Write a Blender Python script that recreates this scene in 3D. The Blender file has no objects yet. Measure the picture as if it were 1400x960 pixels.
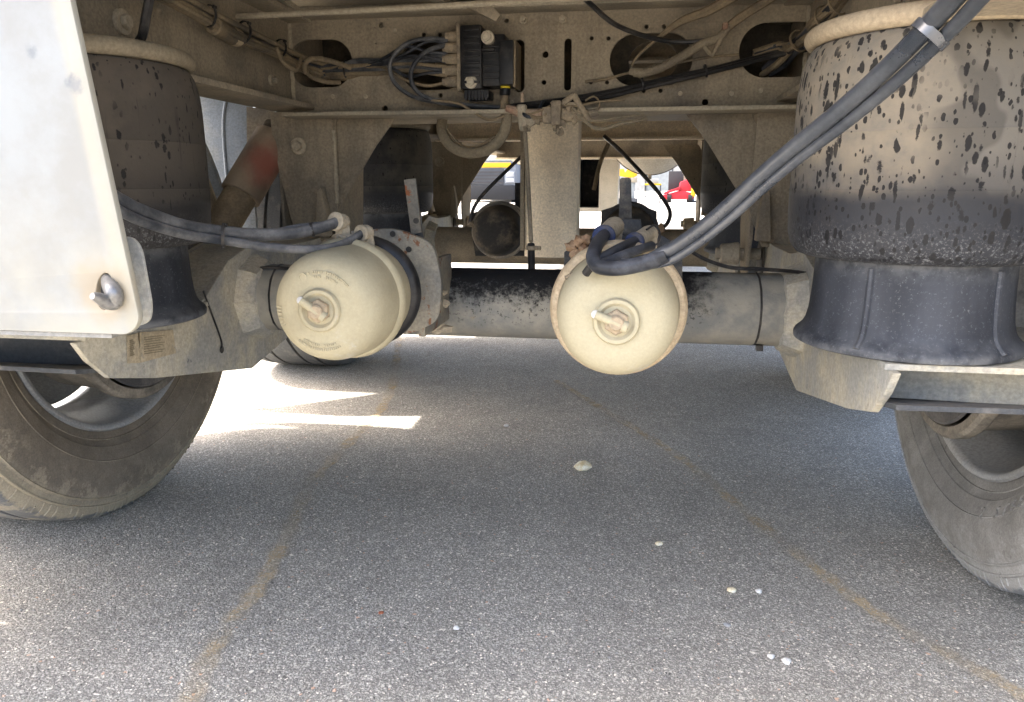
import bpy, bmesh, math, random
from mathutils import Vector, Matrix
random.seed(11)
S = bpy.context.scene
COL = S.collection
R = math.radians

# ------------------------------------------------------------------ camera
PS, TH, HC, F = .1579, .2219, .7235, 1015.2
CAM = Vector((.2325, 0, HC))
VR = Vector((math.cos(PS), math.sin(PS), 0))
VF = Vector((-math.sin(PS)*math.cos(TH), math.cos(PS)*math.cos(TH), -math.sin(TH)))
VU = VR.cross(VF)
cam = bpy.data.cameras.new('camera'); co = bpy.data.objects.new('camera', cam); COL.objects.link(co)
cam.sensor_width = 36; cam.lens = F/1400*36; cam.clip_start = .02; cam.clip_end = 3000
co.matrix_world = Matrix(((VR.x, VU.x, -VF.x, CAM.x), (VR.y, VU.y, -VF.y, CAM.y), (VR.z, VU.z, -VF.z, CAM.z), (0, 0, 0, 1)))
S.camera = co

# ------------------------------------------------------------------ sky, sun, exposure
SUN_EL = 52.0
sd = Vector((-.987, -.16, 0)).normalized()            # horizontal direction towards the sun
to_sun = Vector((sd.x*math.cos(R(SUN_EL)), sd.y*math.cos(R(SUN_EL)), math.sin(R(SUN_EL))))
w = bpy.data.worlds.new('World'); S.world = w; w.use_nodes = True
nt = w.node_tree
sky = nt.nodes.new('ShaderNodeTexSky'); sky.sky_type = 'NISHITA'; sky.sun_disc = False
sky.sun_elevation = R(SUN_EL); sky.sun_rotation = math.atan2(to_sun.x, to_sun.y)
sky.air_density = .8; sky.dust_density = 5.0; sky.ozone_density = .6
bg = nt.nodes['Background']; bg.inputs[1].default_value = .15
nt.links.new(sky.outputs[0], bg.inputs[0])
sl = bpy.data.lights.new('sun', 'SUN'); sl.energy = 2.0; sl.angle = R(.5); sl.color = (1, .95, .87)
so = bpy.data.objects.new('sun', sl); COL.objects.link(so)
so.rotation_euler = to_sun.to_track_quat('Z', 'Y').to_euler(); so.location = (-4, -1, 6)
S.view_settings.view_transform = 'Standard'; S.view_settings.look = 'None'
S.view_settings.gamma = 1; S.view_settings.exposure = 2.98
S.view_settings.use_curve_mapping = False
S.cycles.max_bounces = 10; S.cycles.diffuse_bounces = 6; S.cycles.transparent_max_bounces = 12


def at(x, y, X=None, Y=None, Z=None):
    """a photo pixel as a direction, met with the plane X, Y or Z = const"""
    d = VR*((x-700)/F) + VU*((480-y)/F) + VF
    t = (X-CAM.x)/d.x if X is not None else Y/d.y if Y is not None else (Z-HC)/d.z
    return CAM + d*t

# ------------------------------------------------------------------ materials
class NT:
    def __init__(s, name):
        s.m = bpy.data.materials.new(name); s.m.use_nodes = True
        s.t = s.m.node_tree; s.b = s.t.nodes['Principled BSDF']
        s.out = s.t.nodes['Material Output']
        s.c = s.t.nodes.new('ShaderNodeTexCoord').outputs['Object']
    def put(s, sock, v):
        if isinstance(v, bpy.types.NodeSocket): s.t.links.new(v, sock)
        elif v is not None:
            if sock.type == 'RGBA' and len(v) == 3: v = (*v, 1)
            sock.default_value = v
    def math(s, op, a, b=0.0, clamp=False):
        n = s.t.nodes.new('ShaderNodeMath'); n.operation = op; n.use_clamp = clamp
        s.put(n.inputs[0], a); s.put(n.inputs[1], b); return n.outputs[0]
    def mr(s, v, a, b, c=0.0, d=1.0):
        n = s.t.nodes.new('ShaderNodeMapRange'); n.interpolation_type = 'SMOOTHSTEP'
        s.put(n.inputs[0], v)
        for i, q in enumerate((a, b, c, d)): s.put(n.inputs[i+1], q)
        return n.outputs[0]
    def noise(s, scale, detail=5, rough=.6, vec=None, out=0):
        n = s.t.nodes.new('ShaderNodeTexNoise'); s.put(n.inputs['Vector'], vec or s.c)
        n.inputs['Scale'].default_value = scale; n.inputs['Detail'].default_value = detail
        n.inputs['Roughness'].default_value = rough; return n.outputs[out]
    def vor(s, scale, vec=None, feature='F1', rand=1):
        n = s.t.nodes.new('ShaderNodeTexVoronoi'); n.feature = feature; s.put(n.inputs['Vector'], vec or s.c)
        n.inputs['Scale'].default_value = scale; n.inputs['Randomness'].default_value = rand; return n
    def scale(s, v3, vec=None):
        n = s.t.nodes.new('ShaderNodeMapping'); s.put(n.inputs[0], vec or s.c)
        n.inputs['Scale'].default_value = v3; return n.outputs[0]
    def mix(s, f, a, b, mode='MIX'):
        n = s.t.nodes.new('ShaderNodeMix'); n.data_type = 'RGBA'; n.blend_type = mode
        s.put(n.inputs[0], f); s.put(n.inputs[6], a); s.put(n.inputs[7], b); return n.outputs[2]
    def xyz(s, vec=None):
        n = s.t.nodes.new('ShaderNodeSeparateXYZ'); s.put(n.inputs[0], vec or s.c); return n.outputs
    def nz(s):
        g = s.t.nodes.new('ShaderNodeNewGeometry'); return s.xyz(g.outputs['Normal'])[2]
    def bump(s, h, dist=.002, strength=.5, prev=None):
        n = s.t.nodes.new('ShaderNodeBump'); n.inputs['Strength'].default_value = strength
        n.inputs['Distance'].default_value = dist; s.put(n.inputs['Height'], h)
        if prev: s.put(n.inputs['Normal'], prev)
        return n.outputs[0]
    def done(s, col, rough=.7, metal=0, normal=None, spec=.3):
        s.put(s.b.inputs['Base Color'], col); s.put(s.b.inputs['Roughness'], rough)
        s.put(s.b.inputs['Metallic'], metal); s.b.inputs['Specular IOR Level'].default_value = spec
        if normal is not None: s.put(s.b.inputs['Normal'], normal)
        return s.m

def dusty(name, base, dust, amt=.5, scale=7, up=.5, rough=.8, bump=.25, spots=(), metal=0, soft=.12, var=.22, fine=170, spec=.25, streak=0):
    s = NT(name)
    t = .5-(amt-.5)*.6
    f = s.mr(s.noise(scale, 8, .65), t-soft, t+soft)
    if up: f = s.math('ADD', f, s.math('MULTIPLY', s.mr(s.nz(), .1, .9), up), True)
    col = s.mix(f, base, dust)
    if streak:
        k = s.noise(22, 5, .7, s.scale((1, 1, .08)))
        col = s.mix(s.math('MULTIPLY', s.mr(k, .45, .7), streak), col, base)
    for (c, sc, th, w_) in spots:
        col = s.mix(s.mr(s.noise(sc, 6, .7), th, th+w_), col, c)
    v = s.mr(s.noise(fine, 3, .7), .2, .8, 1-var, 1+var)
    col = s.mix(1.0, col, s.mix(v, (0, 0, 0), (1, 1, 1)), 'MULTIPLY') if False else s.mul(col, v)
    h = s.math('ADD', s.noise(fine*.8, 4, .7), s.math('MULTIPLY', s.noise(scale*4, 4), .8))
    return s.done(col, s.mr(f, 0, 1, rough*.75, min(1, rough*1.15)), metal, s.bump(h, .0025, bump), spec)

def _mul(s, col, v):
    n = s.t.nodes.new('ShaderNodeVectorMath'); n.operation = 'SCALE'
    s.put(n.inputs[0], col); s.put(n.inputs['Scale'], v); return n.outputs[0]
NT.mul = _mul

DUST = (.36, .285, .19); DUSTD = (.24, .19, .128); RUST = (.22, .075, .025)
M = {}
M['chassis'] = dusty('chassis_dust', (0.1596, 0.1357, 0.104), (0.2831, 0.2379, 0.1717), .62, 5, .3, bump=.2, spots=[((.12, .1, .08), 55, .66, .05)], streak=.5)
M['chassis2'] = dusty('chassis_dust_pale', (0.2293, 0.2021, 0.155), (0.3533, 0.308, 0.2281), .6, 4, .2, bump=.15)
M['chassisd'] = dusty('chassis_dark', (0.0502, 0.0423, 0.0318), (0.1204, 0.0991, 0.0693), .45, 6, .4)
M['deck'] = dusty('deck_underside', (0.2602, 0.227, 0.1685), (0.3414, 0.2896, 0.2051), .5, 3, 0)
M['column'] = dusty('column_paint', (0.6319, 0.5409, 0.4022), (0.7982, 0.6862, 0.5085), .6, 6, .2, spots=[((.16, .13, .1), 60, .7, .04)], streak=.4)
M['arm'] = dusty('arm_grey', (0.2784, 0.2782, 0.2569), (0.4497, 0.4094, 0.3174), .5, 9, .6, bump=.25, spots=[((.10, .105, .115), 30, .64, .1), (RUST, 24, .74, .04)], streak=.6)
M['arm_in'] = dusty('arm_bare', (0.0546, 0.0592, 0.0655), (0.2002, 0.1911, 0.1729), .4, 8, .5, spots=[((.3, .16, .08), 35, .67, .03)], streak=.6)
M['rusty'] = dusty('rust_bracket', (0.1512, 0.1476, 0.1332), (0.2448, 0.2232, 0.1764), .5, 14, .3, bump=.35, spots=[((.17, .08, .042), 26, .585, .05), ((.05, .05, .05), 60, .72, .04)])
M['strapm'] = dusty('strap_steel', (.10, .097, .085), (.16, .145, .12), .5, 20, .2, bump=.3, spots=[((.17, .065, .03), 40, .58, .05)])
M['rustclod'] = dusty('rust_clod', (.16, .08, .04), (.34, .23, .14), .5, 30, .5, bump=.8)
M['cap'] = dusty('cap_cream', (0.3224, 0.2857, 0.1899), (0.396, 0.3547, 0.2429), .62, 9, 0, bump=.18, spots=[((.30, .27, .21), 14, .69, .08), ((.16, .15, .16), 40, .76, .03), ((.42, .40, .345), 6, .58, .1)], var=.06, fine=260, rough=.9)
M['capside'] = dusty('cap_side', (0.3226, 0.2932, 0.2297), (0.4105, 0.3617, 0.2639), .5, 12, .2, bump=.2, var=.15)
M['clampo'] = dusty('clamp_ochre', (0.4104, 0.324, 0.2106), (0.486, 0.3942, 0.27), .5, 40, 0, bump=.7, spots=[((.2, .13, .08), 120, .66, .06)])
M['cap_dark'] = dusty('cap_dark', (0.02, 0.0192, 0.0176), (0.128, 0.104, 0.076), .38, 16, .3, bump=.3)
M['black'] = dusty('black_plastic', (.012, .012, .013), (.05, .046, .042), .35, 20, .7, rough=.55, bump=.1, fine=90)
M['blackm'] = dusty('black_bracket', (.016, .017, .019), (.12, .105, .085), .36, 22, .5, rough=.6, spots=[((.13, .13, .13), 150, .68, .04)])
M['hose'] = dusty('hose_rubber', (0.0204, 0.0241, 0.0307), (0.1581, 0.1581, 0.1581), .42, 13, .5, rough=.55, bump=.15, soft=.2)
M['hosep'] = dusty('hose_pale', (0.0188, 0.0238, 0.0323), (0.0647, 0.0698, 0.0783), .5, 9, .35, rough=.34, bump=.05, soft=.25, spec=.9)
M['hosek'] = dusty('hose_dark', (.014, .016, .02), (.10, .105, .12), .36, 16, .2, rough=.5, bump=.1, soft=.2)
M['hoseb'] = dusty('hose_black', (.012, .012, .013), (.06, .055, .05), .4, 12, .5, rough=.5, bump=.1)
M['hosed'] = dusty('hose_dusty', (0.0835, 0.07, 0.052), (0.2133, 0.1663, 0.1063), .6, 10, .4, bump=.2)
M['hoset'] = dusty('hose_tan', (0.1584, 0.1296, 0.0936), (0.2232, 0.1872, 0.1296), .6, 8, .3, bump=.2)
M['fit'] = dusty('fitting_cream', (0.24, 0.208, 0.152), (0.352, 0.308, 0.232), .6, 20, .4, bump=.35, spots=[((.13, .11, .085), 60, .63, .06)])
M['fitd'] = dusty('fitting_dust', (0.159, 0.1313, 0.0971), (0.2981, 0.2438, 0.1688), .55, 25, .4, bump=.5, spots=[((.05, .045, .04), 50, .62, .05)])
M['fitr'] = dusty('fitting_brass', (.26, .15, .10), (.36, .28, .2), .5, 30, .3, bump=.4)
M['blue'] = dusty('collar_blue', (0.0182, 0.0294, 0.0788), (0.091, 0.084, 0.0735), .3, 40, .2)
M['bolt'] = dusty('bolt_head', (0.2496, 0.208, 0.156), (0.3744, 0.3224, 0.2392), .6, 30, .3, bump=.3)
M['boltw'] = dusty('cap_bolt', (.42, .37, .28), (.5, .44, .34), .5, 40, .2)
M['tip'] = dusty('key_tip', (0.546, 0.539, 0.518), (0.56, 0.546, 0.49), .5, 30, 0)
M['yellowb'] = dusty('yellow_band', (.55, .42, .02), (.5, .4, .1), .3, 30, 0)
M['rim'] = dusty('rim_grey', (0.3, 0.31, 0.315), (0.38, 0.37, 0.345), .45, 6, .1, rough=.55, bump=.1, metal=.25)
M['drum'] = dusty('drum_iron', (0.1144, 0.104, 0.0884), (0.2808, 0.2496, 0.2028), .55, 12, .3, bump=.3)
M['drumd'] = dusty('shield_dark', (0.0624, 0.0624, 0.0645), (0.1664, 0.156, 0.1456), .45, 8, .3, bump=.2)
M['decal'] = dusty('decal_paper', (.33, .275, .18), (.42, .35, .24), .6, 30, 0, bump=.2, spots=[((.28, .27, .24), 45, .62, .06)])
M['decalp'] = dusty('decal_print', (.22, .18, .115), (.26, .215, .14), .5, 30, 0)
M['steel'] = dusty('hook_steel', (0.21, 0.205, 0.195), (0.225, 0.21, 0.18), .4, 25, 0, rough=.5, metal=.5, bump=.2)
M['rivet'] = dusty('rivet_grey', (.12, .13, .15), (.22, .22, .22), .5, 60, 0)
M['letter'] = dusty('lettering_dust', (.22, .21, .19), (.31, .3, .275), .5, 40, 0, rough=.9, bump=.3)
M['slot'] = dusty('slot_dark', (.03, .03, .028), (.1, .09, .075), .3, 20, 0)
M['shock'] = dusty('shock_tube', (0.1737, 0.131, 0.0836), (0.2778, 0.2129, 0.1327), .6, 8, .3)
M['mudg'] = dusty('mudguard_plastic', (0.2106, 0.2352, 0.2597), (0.2808, 0.2878, 0.2808), .45, 9, .1, rough=.7, spots=[((.1, .12, .15), 70, .7, .03)])
M['mudr'] = dusty('mudguard_rib', (.075, .09, .125), (.16, .17, .19), .3, 14, .1)
M['tank'] = dusty('tank_paint', (.4, .36, .29), (.5, .45, .36), .5, 5, .2)
M['pad'] = dusty('white_paint_edge', (0.21, 0.21, 0.2016), (0.252, 0.2436, 0.2184), .5, 20, .2)

def m_shock():
    s = NT('shock_red_mark'); p = s.c
    c0 = at(366, 225, Y=1.78)
    d = s.t.nodes.new('ShaderNodeVectorMath'); d.operation = 'DISTANCE'; s.put(d.inputs[0], p); d.inputs[1].default_value = c0
    n = s.math('ADD', d.outputs['Value'], s.math('MULTIPLY', s.math('SUBTRACT', s.noise(30, 4), .5), .05))
    col = s.mix(s.mr(s.noise(9, 6), .4, .6), (.20, .155, .11), (.30, .235, .165))
    col = s.mix(s.mr(n, .085, .01, 0, .85), col, (.27, .085, .06))
    return s.done(col, .85, 0, s.bump(s.noise(150, 4), .002, .3), .2)
M['shock_red'] = m_shock()

def m_panel():
    s = NT('panel_white'); x, y, z = s.xyz()
    base = s.mix(s.mr(s.noise(7, 8, .65), .42, .62), (.252, .264, .262), (.22, .221, .208))
    lo = s.math('MULTIPLY', s.mr(z, .74, .60), s.mr(s.noise(9, 6), .3, .6))
    base = s.mix(s.math('MULTIPLY', lo, .8), base, (.315, .30, .245))
    ed = s.mr(s.math('ADD', x, s.math('MULTIPLY', z, .13)), -.142, -.130)
    base = s.mix(s.math('MULTIPLY', ed, .55), base, (.33, .30, .22))
    sp = s.mr(s.noise(26, 5, .7), .70, .76)
    base = s.mix(s.math('MULTIPLY', sp, .6), base, (.22, .22, .225))
    st = s.mr(s.noise(14, 4, .6, s.scale((1, 1, .12))), .6, .75)
    base = s.mix(s.math('MULTIPLY', st, .35), base, (.32, .335, .345))
    d = s.t.nodes.new('ShaderNodeVectorMath'); d.operation = 'DISTANCE'; s.put(d.inputs[0], s.c); d.inputs[1].default_value = at(146, 398, Y=.6)
    rs = s.math('ADD', d.outputs['Value'], s.math('MULTIPLY', s.noise(40, 5), .03))
    base = s.mix(s.mr(rs, .055, .028, 0, .7), base, (.29, .23, .15))
    for px_, py_, rr in ((45, 70, .010), (104, 115, .013), (98, 108, .008)):
        dd = s.t.nodes.new('ShaderNodeVectorMath'); dd.operation = 'DISTANCE'; s.put(dd.inputs[0], s.c); dd.inputs[1].default_value = at(px_, py_, Y=.5975)
        q = s.math('ADD', dd.outputs['Value'], s.math('MULTIPLY', s.noise(160, 4), .012))
        base = s.mix(s.mr(q, rr+.004, rr*.6, 0, .6), base, (.11, .12, .145))
    return s.done(base, .45, 0, s.bump(s.noise(60, 5), .001, .12), .4)
M['panel'] = m_panel()

def m_bag(name, hi, mid, lo, blob, dens, split, dark_patch=0.0):
    s = NT(name); x, y, z = s.xyz()
    zz = s.math('ADD', z, s.math('MULTIPLY', s.math('SUBTRACT', s.noise(7, 5), .5), .035))
    col = s.mix(s.mr(s.noise(6, 7, .65), .38, .62), hi, mid)
    if dark_patch:  # greyer towards positive x, with darker sharp-edged patches there
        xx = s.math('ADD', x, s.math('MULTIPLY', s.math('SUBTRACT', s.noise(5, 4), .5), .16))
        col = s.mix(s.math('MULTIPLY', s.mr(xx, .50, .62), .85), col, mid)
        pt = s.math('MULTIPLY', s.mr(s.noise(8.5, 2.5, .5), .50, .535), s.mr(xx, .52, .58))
        col = s.mix(s.math('MULTIPLY', pt, dark_patch), col, tuple(c*.42 for c in mid))
    col = s.mix(s.mr(zz, split+.06, split, 0, .4), col, lo)
    col = s.mix(s.mr(zz, split+.006, split-.014, 0, .9), col, lo)
    powd = s.math('MULTIPLY', s.mr(s.noise(260, 3, .8), .5, .68), s.mr(z, .69, .63, 0, .65))
    col = s.mix(powd, col, (.21, .215, .222))
    dn = s.noise(30, 3, .6, None, 1)
    for sc, th, st, amp in ((66, .19, .48, .008), (105, .22, .42, .006), (170, .23, .6, .003), (120, .19, .20, .005)):
        wv = s.t.nodes.new('ShaderNodeVectorMath'); wv.operation = 'ADD'
        nn = s.t.nodes.new('ShaderNodeVectorMath'); nn.operation = 'SCALE'; s.put(nn.inputs[0], dn); nn.inputs['Scale'].default_value = amp
        s.put(wv.inputs[0], s.c); s.put(wv.inputs[1], nn.outputs[0])
        v = s.vor(sc, s.scale((1, 1, st), wv.outputs[0]))
        rnd = s.xyz(v.outputs['Color'])[0]
        rg = s.math('ADD', v.outputs['Distance'], s.math('MULTIPLY', s.math('SUBTRACT', s.noise(220, 3, .7), .5), .30))
        k = s.mr(s.math('SUBTRACT', s.math('MULTIPLY', s.math('POWER', rnd, 1.6), th*dens), rg), 0, .085)
        k = s.math('MULTIPLY', k, s.mr(s.noise(6.3+sc*.02, 3), .37, .52))
        col = s.mix(s.math('MULTIPLY', k, .92), col, blob)
    run = s.math('MULTIPLY', s.mr(s.noise(70, 4, .6, s.scale((1, 1, .06))), .58, .70), s.mr(s.noise(9, 3), .45, .6))
    col = s.mix(s.math('MULTIPLY', run, .55), col, blob)
    h = s.noise(190, 4, .7)
    return s.done(col, s.mr(zz, split, split-.01, .88, .6), 0, s.bump(h, .002, .22), .3)
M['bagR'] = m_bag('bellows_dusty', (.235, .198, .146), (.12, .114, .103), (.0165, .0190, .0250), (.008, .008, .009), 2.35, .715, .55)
M['bagL'] = m_bag('bellows_brown', (.09, .076, .06), (.062, .054, .044), (.02, .02, .021), (.01, .01, .01), 1.6, .70)
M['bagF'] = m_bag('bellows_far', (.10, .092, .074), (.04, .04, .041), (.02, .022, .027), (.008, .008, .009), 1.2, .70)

def m_piston():
    s = NT('piston_plastic'); x, y, z = s.xyz()
    st = s.noise(15, 5, .55, s.scale((1, 1, .18)))
    col = s.mix(s.mr(st, .38, .68), (.015, .018, .025), (.042, .047, .058))
    band = s.math('MULTIPLY', s.mr(z, .545, .512), s.mr(s.noise(30, 5), .3, .6))
    top = s.math('MULTIPLY', s.mr(z, .60, .63), s.mr(s.noise(40, 5), .35, .6))
    col = s.mix(s.math('MULTIPLY', s.math('MAXIMUM', band, top), .42), col, (.20, .207, .215))
    col = s.mix(s.math('MULTIPLY', s.mr(s.noise(240, 4, .85), .56, .70), .45), col, (.2, .21, .22))
    return s.done(col, .6, 0, s.bump(s.noise(120, 4), .0015, .2), .35)
M['piston'] = m_piston()

def m_axle():
    s = NT('axle_paint'); x, y, z = s.xyz()
    col = s.mix(s.mr(s.noise(8, 7, .65), .38, .62), (.17, .175, .17), (.30, .285, .24))
    col = s.mix(s.mr(s.noise(18, 6, .7), .62, .72), col, (.26, .225, .165))
    col = s.mix(s.mr(z, .47, .425, 0, .45), col, (.23, .21, .17))
    ax = s.math('SUBTRACT', x, s.math('MULTIPLY', s.math('SUBTRACT', s.noise(20, 6, .7), .5), .26))
    win = s.math('MAXIMUM', s.math('MULTIPLY', s.mr(ax, -.17, -.12), s.mr(ax, .20, .12)), s.math('MULTIPLY', s.mr(ax, .22, .28), s.mr(ax, .42, .34)))
    h = s.math('ADD', z, s.math('MULTIPLY', s.math('SUBTRACT', s.noise(55, 7, .8), .5), .17))
    k = s.math('MULTIPLY', win, s.mr(h, .488, .535))
    col = s.mix(k, col, (.018, .018, .019))
    sp = s.math('MULTIPLY', s.mr(s.noise(130, 3, .7), .60, .64), s.math('MULTIPLY', win, s.mr(z, .43, .50)))
    col = s.mix(s.math('MULTIPLY', sp, .8), col, (.02, .02, .02))
    col = s.mix(s.mr(s.noise(38, 5, .7), .71, .74), col, (.40, .31, .19))
    return s.done(col, .9, 0, s.bump(s.noise(140, 5, .75), .003, .45), .12)
M['axle'] = m_axle()

def m_tyre(name, side, dust, edge):
    s = NT(name); x, y, z = s.xyz()
    r = s.math('SQRT', s.math('ADD', s.math('MULTIPLY', y, y), s.math('MULTIPLY', z, z)))
    rn = s.math('ADD', r, s.math('MULTIPLY', s.math('SUBTRACT', s.noise(11, 6, .7), .5), .05))
    col = s.mix(s.mr(s.noise(13, 7, .7), .36, .64), side, tuple(c*1.35 for c in side))
    col = s.mix(s.mr(s.noise(5, 4), .5, .7, 0, .5), col, tuple(c*.7 for c in side))
    col = s.mix(s.math('MULTIPLY', s.mr(rn, .425, .465), .85), col, dust)
    col = s.mix(s.math('MULTIPLY', s.mr(rn, .477, .484), .8), col, edge)
    for rb, wd in ((.3196, .0012), (.3636, .0012), (.4424, .0016), (.4592, .0020), (.475, .0012)):  # ridge highlights painted in as thin rings of the dust tone
        bd = s.mr(s.math('ABSOLUTE', s.math('SUBTRACT', r, rb)), wd, wd*.4)
        col = s.mix(s.math('MULTIPLY', bd, s.mr(s.noise(14, 5), .35, .6, .1, .75)), col, dust)
    cr = s.math('MULTIPLY', s.mr(s.noise(20, 7, .75), .50, .60), s.mr(rn, .36, .44))
    col = s.mix(s.math('MULTIPLY', cr, .6), col, dust)
    sc = s.mr(s.noise(42, 5, .75, s.scale((1, 1.5, .5))), .63, .69)
    col = s.mix(s.math('MULTIPLY', sc, .6), col, tuple(c*.45 for c in side))
    col = s.mul(col, s.mr(s.noise(300, 3, .7), .2, .8, .8, 1.2))
    h = s.math('ADD', s.noise(160, 5, .75), s.math('MULTIPLY', s.noise(38, 4, .6), .9))
    return s.done(col, .9, 0, s.bump(h, .003, .35), .15)
M['tyreL'] = m_tyre('tyre_brown', (.165, .14, .108), (.40, .345, .25), (.10, .115, .135))
M['tyreR'] = m_tyre('tyre_grey', (.215, .207, .19), (.36, .355, .335), (.13, .145, .165))
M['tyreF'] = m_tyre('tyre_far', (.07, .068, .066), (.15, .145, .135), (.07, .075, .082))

def m_asphalt():
    s = NT('asphalt')
    wv = s.t.nodes.new('ShaderNodeVectorMath'); wv.operation = 'ADD'
    nn = s.t.nodes.new('ShaderNodeVectorMath'); nn.operation = 'SCALE'; s.put(nn.inputs[0], s.noise(90, 2, .5, None, 1)); nn.inputs['Scale'].default_value = .01
    s.put(wv.inputs[0], s.c); s.put(wv.inputs[1], nn.outputs[0]); V = wv.outputs[0]
    a = s.vor(250, V); b = s.vor(560, V); d3 = s.vor(120, V)
    ra = s.xyz(a.outputs['Color'])[0]; rb = s.xyz(b.outputs['Color'])[1]
    bind = s.mix(s.noise(600, 2), (.06, .058, .056), (.11, .106, .102))
    st = s.mix(s.mr(ra, .1, .95), (.058, .056, .054), (.225, .217, .206))
    col = s.mix(s.mr(a.outputs['Distance'], .55, .38), bind, st)
    st2 = s.mix(s.mr(rb, .3, 1), (.09, .086, .082), (.26, .25, .235))
    col = s.mix(s.math('MULTIPLY', s.mr(b.outputs['Distance'], .5, .35), s.mr(rb, .45, .55)), col, st2)
    g = s.xyz(a.outputs['Color'])[2]
    col = s.mix(s.math('MULTIPLY', s.mr(g, .955, .96), s.mr(a.outputs['Distance'], .5, .36)), col, (.36, .345, .32))
    col = s.mix(s.math('MULTIPLY', s.mr(g, .03, .02), s.mr(a.outputs['Distance'], .5, .36)), col, (.028, .028, .028))
    q3 = s.xyz(d3.outputs['Color'])
    big = s.math('MULTIPLY', s.mr(q3[0], .84, .85), s.mr(s.math('ADD', d3.outputs['Distance'], s.math('MULTIPLY', s.noise(500, 2), .25)), .50, .40))
    col = s.mix(s.math('MULTIPLY', big, .85), col, s.mix(q3[1], (.055, .054, .052), (.32, .31, .29)))
    g2 = s.xyz(a.outputs['Color'])[1]
    col = s.mix(s.math('MULTIPLY', s.mr(g2, .996, .998), .7), col, (.27, .17, .12))
    col = s.mul(col, s.mr(s.noise(1.4, 6, .65), .28, .72, .88, 1.12))
    col = s.mul(col, s.mr(s.noise(9, 6, .75), .28, .72, .90, 1.10))
    oil = s.mr(s.noise(17, 4, .6), .70, .76)
    col = s.mix(s.math('MULTIPLY', oil, .55), col, (.03, .03, .03))
    dst = s.mr(s.noise(.5, 4), .35, .7, .08, .26)
    col = s.mix(dst, s.mix(1.0, s.mul(col, 2.85), (1.04, 1.015, .925), 'MULTIPLY'), (.40, .375, .325))
    h = s.math('SUBTRACT', 1.0, s.math('MULTIPLY', a.outputs['Distance'], 1.0))
    h2 = s.math('ADD', h, s.math('MULTIPLY', ra, .6))
    n1 = s.bump(h2, .0022, .55)
    n2 = s.bump(s.noise(900, 3), .001, .4, n1)
    return s.done(col, .88, 0, n2, .25)
M['asphalt'] = m_asphalt()

def m_line():
    s = NT('worn_yellow_paint'); u = s.t.nodes.new('ShaderNodeUVMap').outputs[0]
    ux, uy, _ = s.xyz(u)
    edge = s.math('MULTIPLY', s.mr(ux, .0, .3), s.mr(ux, 1.0, .7))
    n = s.math('MULTIPLY', s.noise(230, 3, .75), s.mr(s.noise(9, 4), .25, .65, .75, 1.3))
    k = s.math('MULTIPLY', s.mr(n, .36, .62), edge)
    k = s.math('MULTIPLY', k, s.mr(s.noise(6, 4), .36, .62, .2, .62))
    k = s.math('MULTIPLY', k, s.mr(s.noise(34, 4, .7), .38, .58, .5, 1.0))
    col = s.mix(s.noise(80, 3), (.58, .44, .25), (.68, .55, .35))
    s.done(col, .9, 0, None, .2); s.put(s.b.inputs['Alpha'], k); return s.m
M['line'] = m_line()

def flat(name, c, rough=.6, metal=0, var=.15, sc=3):
    s = NT(name); return s.done(s.mul(s.mix(0.0, c, c), s.mr(s.noise(sc, 5), .2, .8, 1-var, 1+var)), rough, metal)
def glass(name):
    s = NT(name); return s.done((.05, .07, .09), .08, 0, None, .6)
for n_, c_ in dict(bg_yellow=(.75, .45, .01), bg_grey=(.12, .13, .15), bg_silver=(.4, .44, .5), bg_dark=(.02, .021, .026), bg_white=(.7, .7, .68), bg_red=(.55, .02, .035), bg_pale=(.55, .6, .62), bg_blue=(.3, .45, .55), bg_beige=(.5, .44, .33), bg_charcoal=(.07, .065, .07), bg_lamp=(.75, .77, .8), bg_green=(.06, .1, .03)).items():
    M[n_] = flat(n_, tuple(v*(.55 if n_ in ('bg_yellow', 'bg_red') else .32) for v in c_))
M['bg_glass'] = glass('bg_glass')
M['stone'] = dusty('pebble_white', (.66, .64, .6), (.75, .73, .68), .5, 90, 0, bump=.4, fine=400)
M['stoney'] = dusty('pebble_cream', (.74, .60, .34), (.9, .85, .68), .5, 70, 0, bump=.4, fine=400)
M['stoneb'] = dusty('pebble_blue', (0.2904, 0.304, 0.3091), (0.396, 0.376, 0.3533), .5, 90, 0, bump=.4, fine=400)
M['stoner'] = dusty('pebble_red', (.33, .1, .05), (.4, .16, .09), .5, 90, 0, bump=.4, fine=400)

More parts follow.
